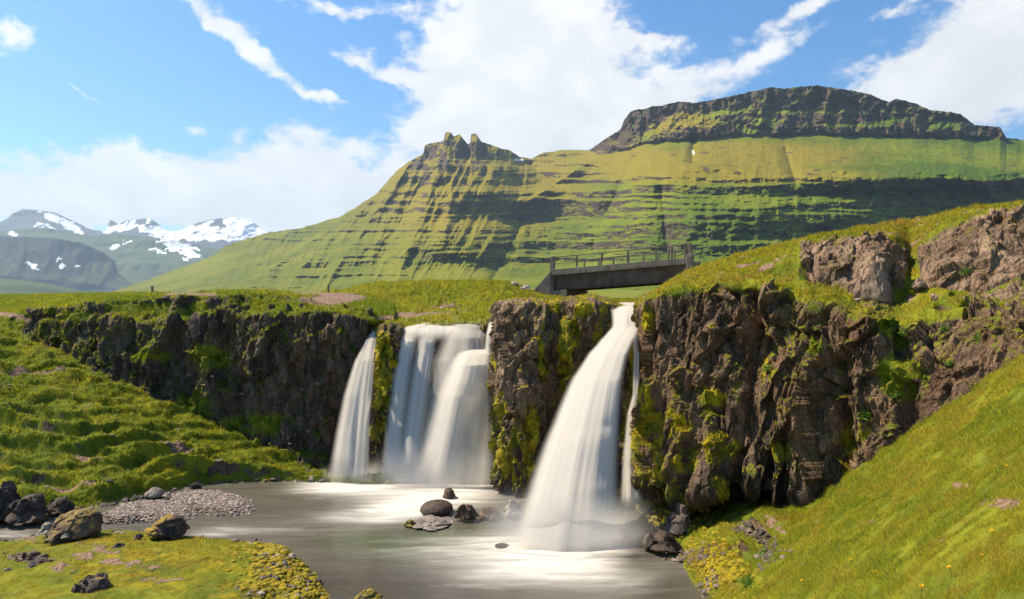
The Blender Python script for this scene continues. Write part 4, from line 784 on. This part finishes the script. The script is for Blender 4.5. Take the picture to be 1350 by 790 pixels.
def brbox(u0, u1, w0, w1, z0, z1, z0b=None, z1b=None):
    z0b = z0 if z0b is None else z0b; z1b = z1 if z1b is None else z1b
    return box8([br(u0, w0, z0), br(u1, w0, z0b), br(u1, w1, z0b), br(u0, w1, z0), br(u0, w0, z1), br(u1, w0, z1b), br(u1, w1, z1b), br(u0, w1, z1)])
def stain_mat(name, A, B, C, rough=.85):
    m, n = new_mat(name); p = pos(n); c = n.mix(n.ss(n.noise(p, 1.4, 6, .65), .35, .65), A, B); c = n.mix(n.math('MULTIPLY', n.ss(n.noise(n.scale(p, (1, 1, .18)), 3.0, 5, .7), .48, .68), .7), c, C)
    b = principled(n, c, rough, n.noise(p, 16, 5, .7), .5, .03); finish(n, b.outputs[0]); return m
M_CONC = stain_mat('weathered_concrete', (.17, .135, .11), (.28, .23, .18), (.085, .06, .048)); M_GIRD = stain_mat('rusty_brown_girder', (.075, .046, .034), (.13, .085, .065), (.045, .030, .024)); M_WOOD = stain_mat('weathered_wood', (.14, .10, .075), (.25, .19, .145), (.09, .065, .05))
e = bpy.data.objects.new('bridge', None); COL.objects.link(e); e.location = (A_ + AX * .5) + Vector((0, 0, -1.5)); tag(e, 'small brown road bridge with concrete wing wall and rail, above the right waterfall', 'bridge'); bpy.context.view_layer.update(); BR = e
Wd = 4.2
bevel_link('deck', [brbox(-.01, 1.02, -.10, Wd + .1, -.22, .0)], M_CONC, BR, .02)
bevel_link('kerb', [brbox(-.01, 1.02, -.08, .22, .002, .16)], M_CONC, BR, .02); bevel_link('kerb', [brbox(-.01, 1.02, Wd - .22, Wd + .08, .002, .16)], M_CONC, BR, .02)
for w0 in (.06, 1.9, Wd - .4): bevel_link('girder', [brbox(.02, 1.0, w0, w0 + .3, -1.12, -.223), brbox(.02, 1.0, w0 - .07, w0 + .37, -1.20, -1.123)], M_GIRD, BR, .012)
bevel_link('abutment', [brbox(.0, .125, -.12, Wd + .12, -2.6, -1.21), brbox(.0, .018, -.13, Wd + .13, -1.21, -.224)], M_CONC, BR, .03)
bevel_link('abutment', [brbox(.93, 1.06, -.12, Wd + .12, -3.6, -1.21)], M_CONC, BR, .03)
for w0 in (-.18, Wd - .12):
    P_ = [br(-.001, w0, -2.6), br(-.23, w0, -2.6), br(-.21, w0, -1.72), br(-.06, w0, -.40), br(-.001, w0, .05)]; Q_ = [br(-.001, w0 + .32, -2.6), br(-.23, w0 + .32, -2.6), br(-.21, w0 + .32, -1.72), br(-.06, w0 + .32, -.40), br(-.001, w0 + .32, .05)]
    bevel_link('wing_wall', [(np.array(P_ + Q_), [[0, 1, 2, 3, 4], [9, 8, 7, 6, 5], [0, 5, 6, 1], [1, 6, 7, 2], [2, 7, 8, 3], [3, 8, 9, 4], [4, 9, 5, 0]])], M_CONC, BR, .04)
bevel_link('wing_wall', [brbox(1.0, 1.045, -.16, .35, -2.4, .35)], M_CONC, BR, .04)
for (u, lean) in ((.20, 0), (.385, .012), (.585, 0), (.79, .0), (.875, .006), (.90, 0)):
    bevel_link('post', [box8([br(u - .006, -.03, .16), br(u + .006, -.03, .16), br(u + .006, .07, .16), br(u - .006, .07, .16), br(u - .006 + lean, -.03, .92), br(u + .006 + lean, -.03, .92), br(u + .006 + lean, .07, .92), br(u - .006 + lean, .07, .92)])], M_WOOD, BR, .008)
for u in np.linspace(.1, .95, 8): bevel_link('post', [brbox(u - .006, u + .006, Wd - .07, Wd + .03, .16, .92)], M_WOOD, BR, .008)
bevel_link('end_post', [brbox(-.01, .022, -.06, .2, .0, 1.02)], M_CONC, BR, .02); bevel_link('end_post', [brbox(.985, 1.004, -.05, .2, .0, 1.02)], M_WOOD, BR, .02); bevel_link('end_post', [brbox(1.014, 1.034, -.05, .2, .0, 1.02)], M_WOOD, BR, .02)
bevel_link('rail', [brbox(.012, .995, -.0, .045, .91, .97)], M_WOOD, BR, .01); bevel_link('rail', [brbox(.012, .995, Wd - .05, Wd + .02, .90, .98)], M_WOOD, BR, .01)
bevel_link('rail', [brbox(.012, .995, -.005, .035, .50, .53)], M_WOOD, BR, .006)

# ------------------------------------------------------------------ placing things on the terrain
TREES = {}
def locate(key, px, py):
    V2 = SHEETS[key][0]
    if key not in TREES: TREES[key] = picxy(V2)
    X, Y = TREES[key]; q = (X - px) ** 2 + (Y - py) ** 2; q = q + V2[..., 1] * .02; i = np.unravel_index(np.argmin(q), q.shape); return Vector(V2[i])
def tube(path, rad, k=6):
    path = np.array(path, float); V = []; F_ = []
    for i, p in enumerate(path):
        d = path[min(i + 1, len(path) - 1)] - path[max(i - 1, 0)]; d /= np.linalg.norm(d) + 1e-9; a = np.cross(d, [0.3, 1, .1]); a /= np.linalg.norm(a); b = np.cross(d, a)
        for j in range(k): V.append(p + rad[i] * (a * math.cos(2 * math.pi * j / k) + b * math.sin(2 * math.pi * j / k)))
    for i in range(len(path) - 1):
        for j in range(k): F_.append([i * k + j, i * k + (j + 1) % k, (i + 1) * k + (j + 1) % k, (i + 1) * k + j])
    return np.array(V), F_
for (px, py, hp, lb) in ((201, 388, 11, 'short wooden marker post on the left cliff top'), (433, 386, 11, 'short wooden post standing by the bare earth path')):
    c = locate('left', px, py); h = hp * c.y / F; s = .05
    b_ = [(np.array([(x * s, y * s, z) for z in (-.1, h) for x, y in ((-1, -1), (1, -1), (1, 1), (-1, 1))]), [[0, 1, 2, 3], [7, 6, 5, 4], [0, 4, 5, 1], [1, 5, 6, 2], [2, 6, 7, 3], [3, 7, 4, 0]])]
    o = bevel_link('marker_post', b_, M_WOOD, None, .012); o.location = c; tag(o, lb, 'post', 'marker posts on the left bank')

# ------------------------------------------------------------------ grass and moss blades
def pick(key, dens, count, seed=1):
    V, n, M = SHEETS[key]; r = np.random.default_rng(seed)
    a = V[:-1, :-1]; b = V[:-1, 1:]; c = V[1:, 1:]; d = V[1:, :-1]
    ar = np.linalg.norm(np.cross(c - a, d - b), axis=-1) * .5; w_ = (ar * dens[:-1, :-1]).ravel(); w_ = w_ / w_.sum()
    idx = r.choice(len(w_), count, p=w_); u = r.random((count, 1)); v = r.random((count, 1))
    fl = lambda A: A.reshape(-1, 3)[idx]
    P = fl(a) * (1 - u) * (1 - v) + fl(b) * u * (1 - v) + fl(c) * u * v + fl(d) * (1 - u) * v
    return P, n[:-1, :-1].reshape(-1, 3)[idx], M[:-1, :-1].reshape(-1, 4)[idx], r
PAL = 1.75 * np.array([(.085, .140, .003), (.155, .195, .003), (.26, .245, .004), (.33, .245, .018), (.27, .15, .03), (.055, .075, .005)])
PALM = 1.7 * np.array([(.10, .10, .006), (.22, .18, .006), (.34, .25, .008), (.30, .16, .012), (.10, .08, .008), (.05, .06, .006)])
def blades(name, label, key, dens, count, h, wd, seed=1, lean=.5, far=1.0, bias=0.0):
    P, n, M, r = pick(key, dens, count, seed); N_ = len(P)
    sc = np.clip((P[:, 1] / 10.0), .7, 3) ** far; cl = perlin(P * 1.6) * .45 + perlin(P * .5 + 9) * .5 + perlin(P * 5.5) * .3
    hh = h * sc * (.45 + .9 * r.random(N_)) * np.clip(1 + .9 * perlin(P * 2.5 + 3) + .5 * perlin(P * 7), .3, 2.2); ww = wd * sc * (.7 + .6 * r.random(N_))
    th = r.random(N_) * 6.283; sd_ = np.stack([np.cos(th), np.sin(th) * .6, 0 * th], -1); up = n * .45 + np.array([0, 0, .75]) + r.normal(size=(N_, 3)) * lean * .5
    up /= np.linalg.norm(up, axis=1)[:, None]
    p0 = P - n * .01; V = np.stack([p0 - sd_ * ww[:, None] / 2, p0 + sd_ * ww[:, None] / 2, p0 + up * hh[:, None]], 1)
    t = np.clip(1.8 + bias + 2.6 * cl + r.normal(size=N_) * .85, 0, 4.99); t = np.where(r.random(N_) < .10, 5, t); i = np.clip(t.astype(int), 0, 5); f = (t - i)[:, None]
    pa = PAL[i] * (1 - f) + PAL[np.minimum(i + 1, 5 * (i == 5) + 4 * (i < 5))] * f; pm = PALM[i] * (1 - f) + PALM[np.minimum(i + 1, 5 * (i == 5) + 4 * (i < 5))] * f
    mm = sstep(M[:, 1], .35, .65)[:, None]; c = pa * (1 - mm) + pm * mm; dd = sstep(M[:, 2], .3, .7)[:, None]; c = c * (1 - dd) + np.array([.24, .15, .07]) * dd
    c = np.concatenate([c, np.ones((N_, 1))], 1); C3 = np.repeat(c[:, None], 3, 1); C3[:, :2, :3] *= .9
    me = raw_mesh(name, V, np.arange(N_ * 3), 3, True, {'tint': C3}); nn = n * .8 + np.array([0, 0, .5]) + up * .35 + r.normal(size=(N_, 3)) * .12; nn /= np.linalg.norm(nn, axis=1)[:, None]
    at = me.attributes.new('nrm', 'FLOAT_VECTOR', 'POINT'); at.data.foreach_set('vector', np.repeat(nn[:, None], 3, 1).astype(np.float32).ravel())
    o = link(name, me, M_BLADE); tag(o, label, kind='stuff'); return o
V, n, M = SHEETS['right']; X, Y = picxy(V); g = np.clip(M[..., 0] + .6 * M[..., 1] - .4 * M[..., 2] * 1.2, 0.02, 1); vis = (X > 820) * (X < 1420) * (Y > 250) * (Y < 830) * (V[..., 2] > .02)
nearR = (V[..., 1] < 18.2) & (np.arange(V.shape[0])[:, None] > 12 + 46 + 90 + 36 + 170 + 150 + 30)
blades('grass', 'short meadow grass with straw tips covering the right slope', 'right', g * vis * nearR / np.clip(V[..., 1], 4, 30) ** 1.6, 420000, .060, .0070, 3, .9, .8)
blades('grass', 'sparse grass on the upper right hill and its ledges', 'right', g * vis * ~nearR * sstep(n[..., 2], .25, .6), 130000, .040, .011, 4, .9, 1, .5)
V, n, M = SHEETS['left']; X, Y = picxy(V); vis = (X > -60) * (V[..., 1] < 60) * (V[..., 2] > .03) * sstep(n[..., 2], .2, .55); g = np.clip(M[..., 0] + .5 * M[..., 1] - M[..., 2], 0, 1)
blades('grass', 'tufted moss and grass on the terraced left slope and meadow', 'left', g * vis, 330000, .042, .011, 5, .9, 1, -1.1)
V, n, M = SHEETS['mid']; X, Y = picxy(V); vis = (V[..., 1] < 50) * sstep(n[..., 2], .05, .5); g = np.clip(M[..., 0] + .6 * M[..., 1] - M[..., 2], 0, 1)
blades('grass', 'lush grass on the mound between the middle waterfall and the bridge', 'mid', g * vis, 110000, .044, .012, 6, .9, 1, -.2)
V, n, M = SHEETS['knoll']; X, Y = picxy(V); vis = (X > -60) * (Y < 830) * (V[..., 2] > .02); g = np.clip(M[..., 0] + .7 * M[..., 1] - .8 * M[..., 2], .02, 1)
blades('grass', 'low yellow green moss and grass on the near left bank', 'knoll', g * vis / V[..., 1], 200000, .022, .0065, 7, 1.1, 1, .5)

# ------------------------------------------------------------------ gravel
def pebbles(name, label, C, S, seed, tone=((.16, .13, .11), (.42, .36, .32))):
    r = np.random.default_rng(seed); v, f = ico(1); N_ = len(C); k = len(v)
    sc = S[:, None] * np.stack([.8 + .6 * r.random(N_), .8 + .6 * r.random(N_), .45 + .4 * r.random(N_)], -1)
    V = v[None] * (1 + .28 * r.normal(size=(N_, k, 1))) * sc[:, None]; a = r.random(N_) * 6.28; x = V[..., 0] * np.cos(a)[:, None] - V[..., 1] * np.sin(a)[:, None]; y = V[..., 0] * np.sin(a)[:, None] + V[..., 1] * np.cos(a)[:, None]
    V = np.stack([x, y, V[..., 2]], -1) + C[:, None]; Fc = f[None] + (np.arange(N_) * k)[:, None, None]; t = r.random((N_, 1)) ** 1.6
    c = np.array(tone[0]) * (1 - t) + np.array(tone[1]) * t; c = c * (.85 + .3 * r.random((N_, 1))); c = np.concatenate([c, np.ones((N_, 1))], 1)
    m, n = new_mat(name + '_stone'); b = principled(n, attr(n, 'tint', 'Color'), .75); finish(n, b.outputs[0])
    return tag(link(name, raw_mesh(name, V, Fc, 3, False, {'tint': np.repeat(c[:, None], k, 1)}), m), label, kind='stuff')
px = np.arange(110, 372, 1.2); dv = np.arange(20.6, 26.6, .05); PX, DV = np.meshgrid(px, dv); XX = (PX - CX) / F * DV
PY = CY + 7 / DV * F; mem = blobs(PX, PY, [(205, 676, 62, 15, 0), (280, 664, 62, 17, -6), (160, 684, 34, 8, 0)])
V = np.stack([XX, DV, -.16 + .34 * sstep(mem, .2, .8) + .02 * fbm(N2(XX * 3, DV * 3), 3)], -1)
tag(link('gravel_bar', grid_mesh('gravel_bar', V, {'mask': masks(0 * XX, 0, .75, .2)}), M_TERR), 'grey pinkish gravel bar lying in the left side of the river', kind='structure')
ok = (V[..., 2] > -.02).ravel(); VV = V.reshape(-1, 3)[ok]; r = np.random.default_rng(5); C = VV[r.choice(len(VV), 15000)] + r.normal(size=(15000, 3)) * np.array([.03, .03, .006]); pebbles('gravel', 'loose grey and pinkish pebbles heaped on the gravel bar', C, .016 + .045 * r.random(15000) ** 4, 1, ((.17, .125, .10), (.42, .34, .29)))
Vk, nk, Mk = SHEETS['knoll']; X, Y = picxy(Vk); wgt = (np.clip(blobs(X, Y, [(365, 745, 26, 22, 40), (398, 775, 22, 14, 30), (345, 785, 20, 10, 0), (25, 735, 14, 5, 0)]), 0, 1) ** 1.5 * (Vk[..., 2] > -.02)); P, _, _, r = pick('knoll', wgt, 650, 8)
pebbles('gravel', 'mixed dark and pale stones between moss cushions on the near bank', P + np.array([0, 0, .01]), .02 + .06 * r.random(650) ** 4, 2, ((.06, .045, .035), (.34, .27, .21)))
Vr, nr_, Mr = SHEETS['right']; X, Y = picxy(Vr); wgt = blobs(X, Y, [(1000, 706, 26, 7, -30), (1010, 735, 8, 10, 0), (935, 775, 6, 16, -20), (900, 735, 40, 8, 10)]) * (np.arange(Vr.shape[0])[:, None] > 560) * (Vr[..., 2] > -.1); P, _, _, r = pick('right', wgt, 700, 9)
pebbles('gravel', 'dark broken stones on the small ridge below the overhang', P, .03 + .07 * r.random(700) ** 3, 3, ((.05, .04, .035), (.26, .19, .15)))
wgt = ((Vk[..., 2] > -.12) & (Vk[..., 2] < .12) & (Vk[..., 1] > 12)).astype(float); P, _, _, r = pick('knoll', wgt, 500, 18)
pebbles('gravel', 'loose stones along the waterline of the near bank', P, .025 + .09 * r.random(500) ** 4, 4, ((.06, .045, .035), (.30, .24, .19)))
Vl = SHEETS['left'][0]; X, Y = picxy(Vl); wgt = ((Vl[..., 2] > -.12) & (Vl[..., 2] < .10) & (X > -20) & (X < 430) & (Y > 600)).astype(float); P, _, _, r = pick('left', wgt, 700, 19)
pebbles('gravel', 'dark stones along the waterline of the far left bank', P, .03 + .13 * r.random(700) ** 4, 5, ((.05, .038, .03), (.24, .19, .15)))
P, _, _, r = pick('left', ((SHEETS['left'][2][..., 0] < .4) & (Y > 470) & (X > 0) & (X < 430)).astype(float), 260, 20)
pebbles('gravel', 'scattered brown stones on the bare risers of the left slope', P, .03 + .10 * r.random(260) ** 3, 6, ((.06, .045, .035), (.26, .19, .14)))
# moss cushions on the gravel point and by the right bank
def cushions(key, wgt, cnt, label, seed, s0=.07, s1=.16):
    P, nn, _, r = pick(key, wgt, cnt, seed); v, f = ico(2); k = len(v); V = v[None] * (1 + .18 * fbm(v[None] * 2.5 + P[:, None] * 3, 2)[..., None]) * (s0 + (s1 - s0) * r.random((cnt, 1, 1))) * np.array([1.2, 1.2, .55]) + P[:, None]
    c = (.5 * PALM[r.choice([0, 1, 2, 2, 3], cnt)] + .5 * PALM[2]); c = np.concatenate([c, np.ones((cnt, 1))], 1)
    return tag(link('moss', raw_mesh('moss', V, f[None] + (np.arange(cnt) * k)[:, None, None], 3, True, {'tint': np.repeat(c[:, None], k, 1)}), M_MOSS), label, kind='stuff')
m, n = new_mat('moss_cushion'); p = pos(n); c = n.mix(n.ss(n.noise(p, 30, 4, .7), .4, .65), n.mix(.65, attr(n, 'tint', 'Color'), (.04, .045, .004)), attr(n, 'tint', 'Color')); b = principled(n, c, .9, n.noise(p, 60, 4, .7), 1.0, .03); finish(n, b.outputs[0]); M_MOSS = m
X, Y = picxy(Vk); cushions('knoll', np.clip(blobs(X, Y, [(365, 745, 34, 28, 40), (400, 775, 26, 16, 30), (380, 730, 26, 10, 10)]), 0, 1) * (Vk[..., 2] > 0) , 1000, 'yellow moss cushions growing over the stones of the near bank point', 11, .03, .085)
X, Y = picxy(Vr); cushions('right', blobs(X, Y, [(950, 745, 36, 22, -30), (935, 765, 14, 14, 0), (880, 690, 36, 20, 0)]) * (np.arange(Vr.shape[0])[:, None] > 560) * (Vr[..., 2] > .02), 420, 'bright yellow moss cushions at the right river edge', 12, .035, .085)

# ------------------------------------------------------------------ leafy plants and flowers
m, n = new_mat('fresh_leaf'); c = n.mix(n.noise(pos(n), 9, 3), (.07, .16, .012), (.16, .26, .03)); b = principled(n, c, .5); t = n.n.new('ShaderNodeBsdfTranslucent'); n.l.new(c, t.inputs[0]); x = n.n.new('ShaderNodeMixShader'); x.inputs[0].default_value = .3; n.l.new(b.outputs[0], x.inputs[1]); n.l.new(t.outputs[0], x.inputs[2]); finish(n, x.outputs[0]); M_LEAF = m
def plant(key, px, py, rpx, label, seed):
    c = locate(key, px, py + rpx * .5); rad = rpx * c.y / F; r = np.random.default_rng(seed); V = []; F_ = []
    for i in range(150):
        th = r.random() * 6.283; ph = r.random() ** .7 * 1.35; d = np.array([math.sin(ph) * math.cos(th), math.sin(ph) * math.sin(th), math.cos(ph)]); p = d * rad * (.45 + .6 * r.random()); a = np.cross(d, [0, 0, 1]) + 1e-3; a /= np.linalg.norm(a); q = d * .5 + np.array([0, 0, -.35]) + r.normal(size=3) * .35; q /= np.linalg.norm(q); s = rad * (.16 + .14 * r.random()); k = len(V)
        for (x, y) in ((0, 0), (.45, .35), (.40, .75), (0, 1.1), (-.40, .75), (-.45, .35)): V.append(p + a * x * s + q * y * s)
        F_.append([k, k + 1, k + 2, k + 3, k + 4, k + 5])
    for i in range(16):
        th = r.random() * 6.283; tip = np.array([math.cos(th) * .5, math.sin(th) * .5, .6]) * rad; a, f = tube([(0, 0, -.05), tip * .5, tip], [.012 * rad * 3] * 3, 4); k = len(V); V += list(a); F_ += [[q + k for q in g] for g in f]
    me = bpy.data.meshes.new('leafy_plant'); me.from_pydata([tuple(v) for v in V], [], F_); o = link('leafy_plant', me, M_LEAF); o.location = c; tag(o, label, 'plant', 'leafy plants growing on the right cliff and bank'); return o
for i, (px, py, rp, lb) in enumerate([(1140, 548, 13, 'round bright green leafy plant low on the big cliff, above the grass slope'), (1251, 479, 7, 'small round green plant on a cliff ledge right of the pale upright block'), (1272, 358, 9, 'yellow green leafy plant in the hollow of the upper right outcrop'), (1080, 410, 6, 'tiny green plant on the shadowed notch below the left outcrop'),
    (1160, 405, 6, 'small green plant beside the foot of the tongue shaped boulder'), (1192, 438, 9, 'leafy green plant on the bushy ledge between the two outcrops'), (1245, 432, 8, 'bright yellow green plant at the left corner of the lower right crag'), (1290, 445, 9, 'yellow green plant hanging on the face of the lower right crag'),
    (985, 765, 13, 'leafy green plant low on the right bank above the yellow moss'), (1008, 728, 10, 'leafy plant higher on the right bank near dark stones'), (1012, 485, 9, 'green plant clinging to the middle of the big cliff'), (1180, 520, 9, 'bushy green plant on the ledge over the grass slope')]):
    plant('right', px, py, rp, lb, 60 + i)
M_YEL = simple('yellow_petal', (.80, .48, .01), .6, 40, .7, .2); M_STEM = simple('green_stem', (.10, .16, .02), .6, 20, .6, .2)
proto = None; r = np.random.default_rng(77)
FL = [(1288, 742), (1255, 757), (1154, 762), (1213, 783), (1310, 706), (1232, 606), (1338, 571), (1085, 714), (1306, 396), (1291, 389), (1187, 362), (1262, 352), (1120, 745), (1190, 700), (1275, 560), (1328, 620), (1170, 655), (1060, 770)]
def flower_mesh():
    e = bpy.data.objects.new('flower', None); COL.objects.link(e); e.empty_display_size = .05
    a, f = tube([(0, 0, -.02), (.006, 0, .07), (.0, .004, .13)], [.003, .0025, .0025], 5); me = bpy.data.meshes.new('stem'); me.from_pydata([tuple(v) for v in a], [], f); o = link('stem', me, M_STEM, e)
    V = []; F_ = []
    for k in range(2):
        for j in range(14):
            th = 2 * math.pi * (j + .5 * k) / 14; c_, s_ = math.cos(th), math.sin(th); R_ = .026 - .008 * k; b0 = len(V)
            for (u, vv, z) in ((.004, 0, .132), (R_ * .7, .006, .139 + .006 * k), (R_, 0, .141 + .008 * k), (R_ * .7, -.006, .139 + .006 * k)): V.append((c_ * u - s_ * vv, s_ * u + c_ * vv, z))
            F_.append([b0, b0 + 1, b0 + 2, b0 + 3])
    me = bpy.data.meshes.new('petals'); me.from_pydata(V, [], F_); link('petals', me, M_YEL, e); return e
for i, (px, py) in enumerate(FL):
    c = locate('right', px, py + 6)
    if i == 0: e = proto = flower_mesh()
    else:
        e = proto.copy(); COL.objects.link(e)
        for ch in list(proto.children): q = ch.copy(); q.parent = e; COL.objects.link(q)
    e.location = c; e.rotation_euler = (R(r.normal() * 10 + 12), R(r.normal() * 10), r.random() * 6.28); s = .8 + .3 * r.random(); s *= max(1, c.y / 12); e.scale = (s, s, s)
    tag(e, 'small yellow dandelion growing in the grass of the right slope', 'flower', 'yellow flowers on the right slope')
# ------------------------------------------------------------------ haze
b_ = box8([(-13000, -3100, -3.2), (13000, -3100, -3.2), (13000, 12000, -3.2), (-13000, 12000, -3.2), (-13000, -3100, 1500), (13000, -3100, 1500), (13000, 12000, 1500), (-13000, 12000, 1500)])
me = bpy.data.meshes.new('haze'); me.from_pydata([tuple(q) for q in b_[0]], [], [list(map(int, f)) for f in b_[1]]); bm = bmesh.new(); bm.from_mesh(me); bmesh.ops.recalc_face_normals(bm, faces=bm.faces); bm.to_mesh(me); bm.free()
m, n = new_mat('haze_air'); v = n.n.new('ShaderNodeVolumePrincipled'); v.inputs['Color'].default_value = (.60, .80, 1.0, 1); v.inputs['Density'].default_value = 7.0e-5; v.inputs['Anisotropy'].default_value = .3
oo = n.n.new('ShaderNodeOutputMaterial'); n.l.new(v.outputs[0], oo.inputs['Volume']); tag(link('haze', me, m), 'thin blue summer haze over the valley', kind='stuff')
print('done', round(time.time() - T0, 1))
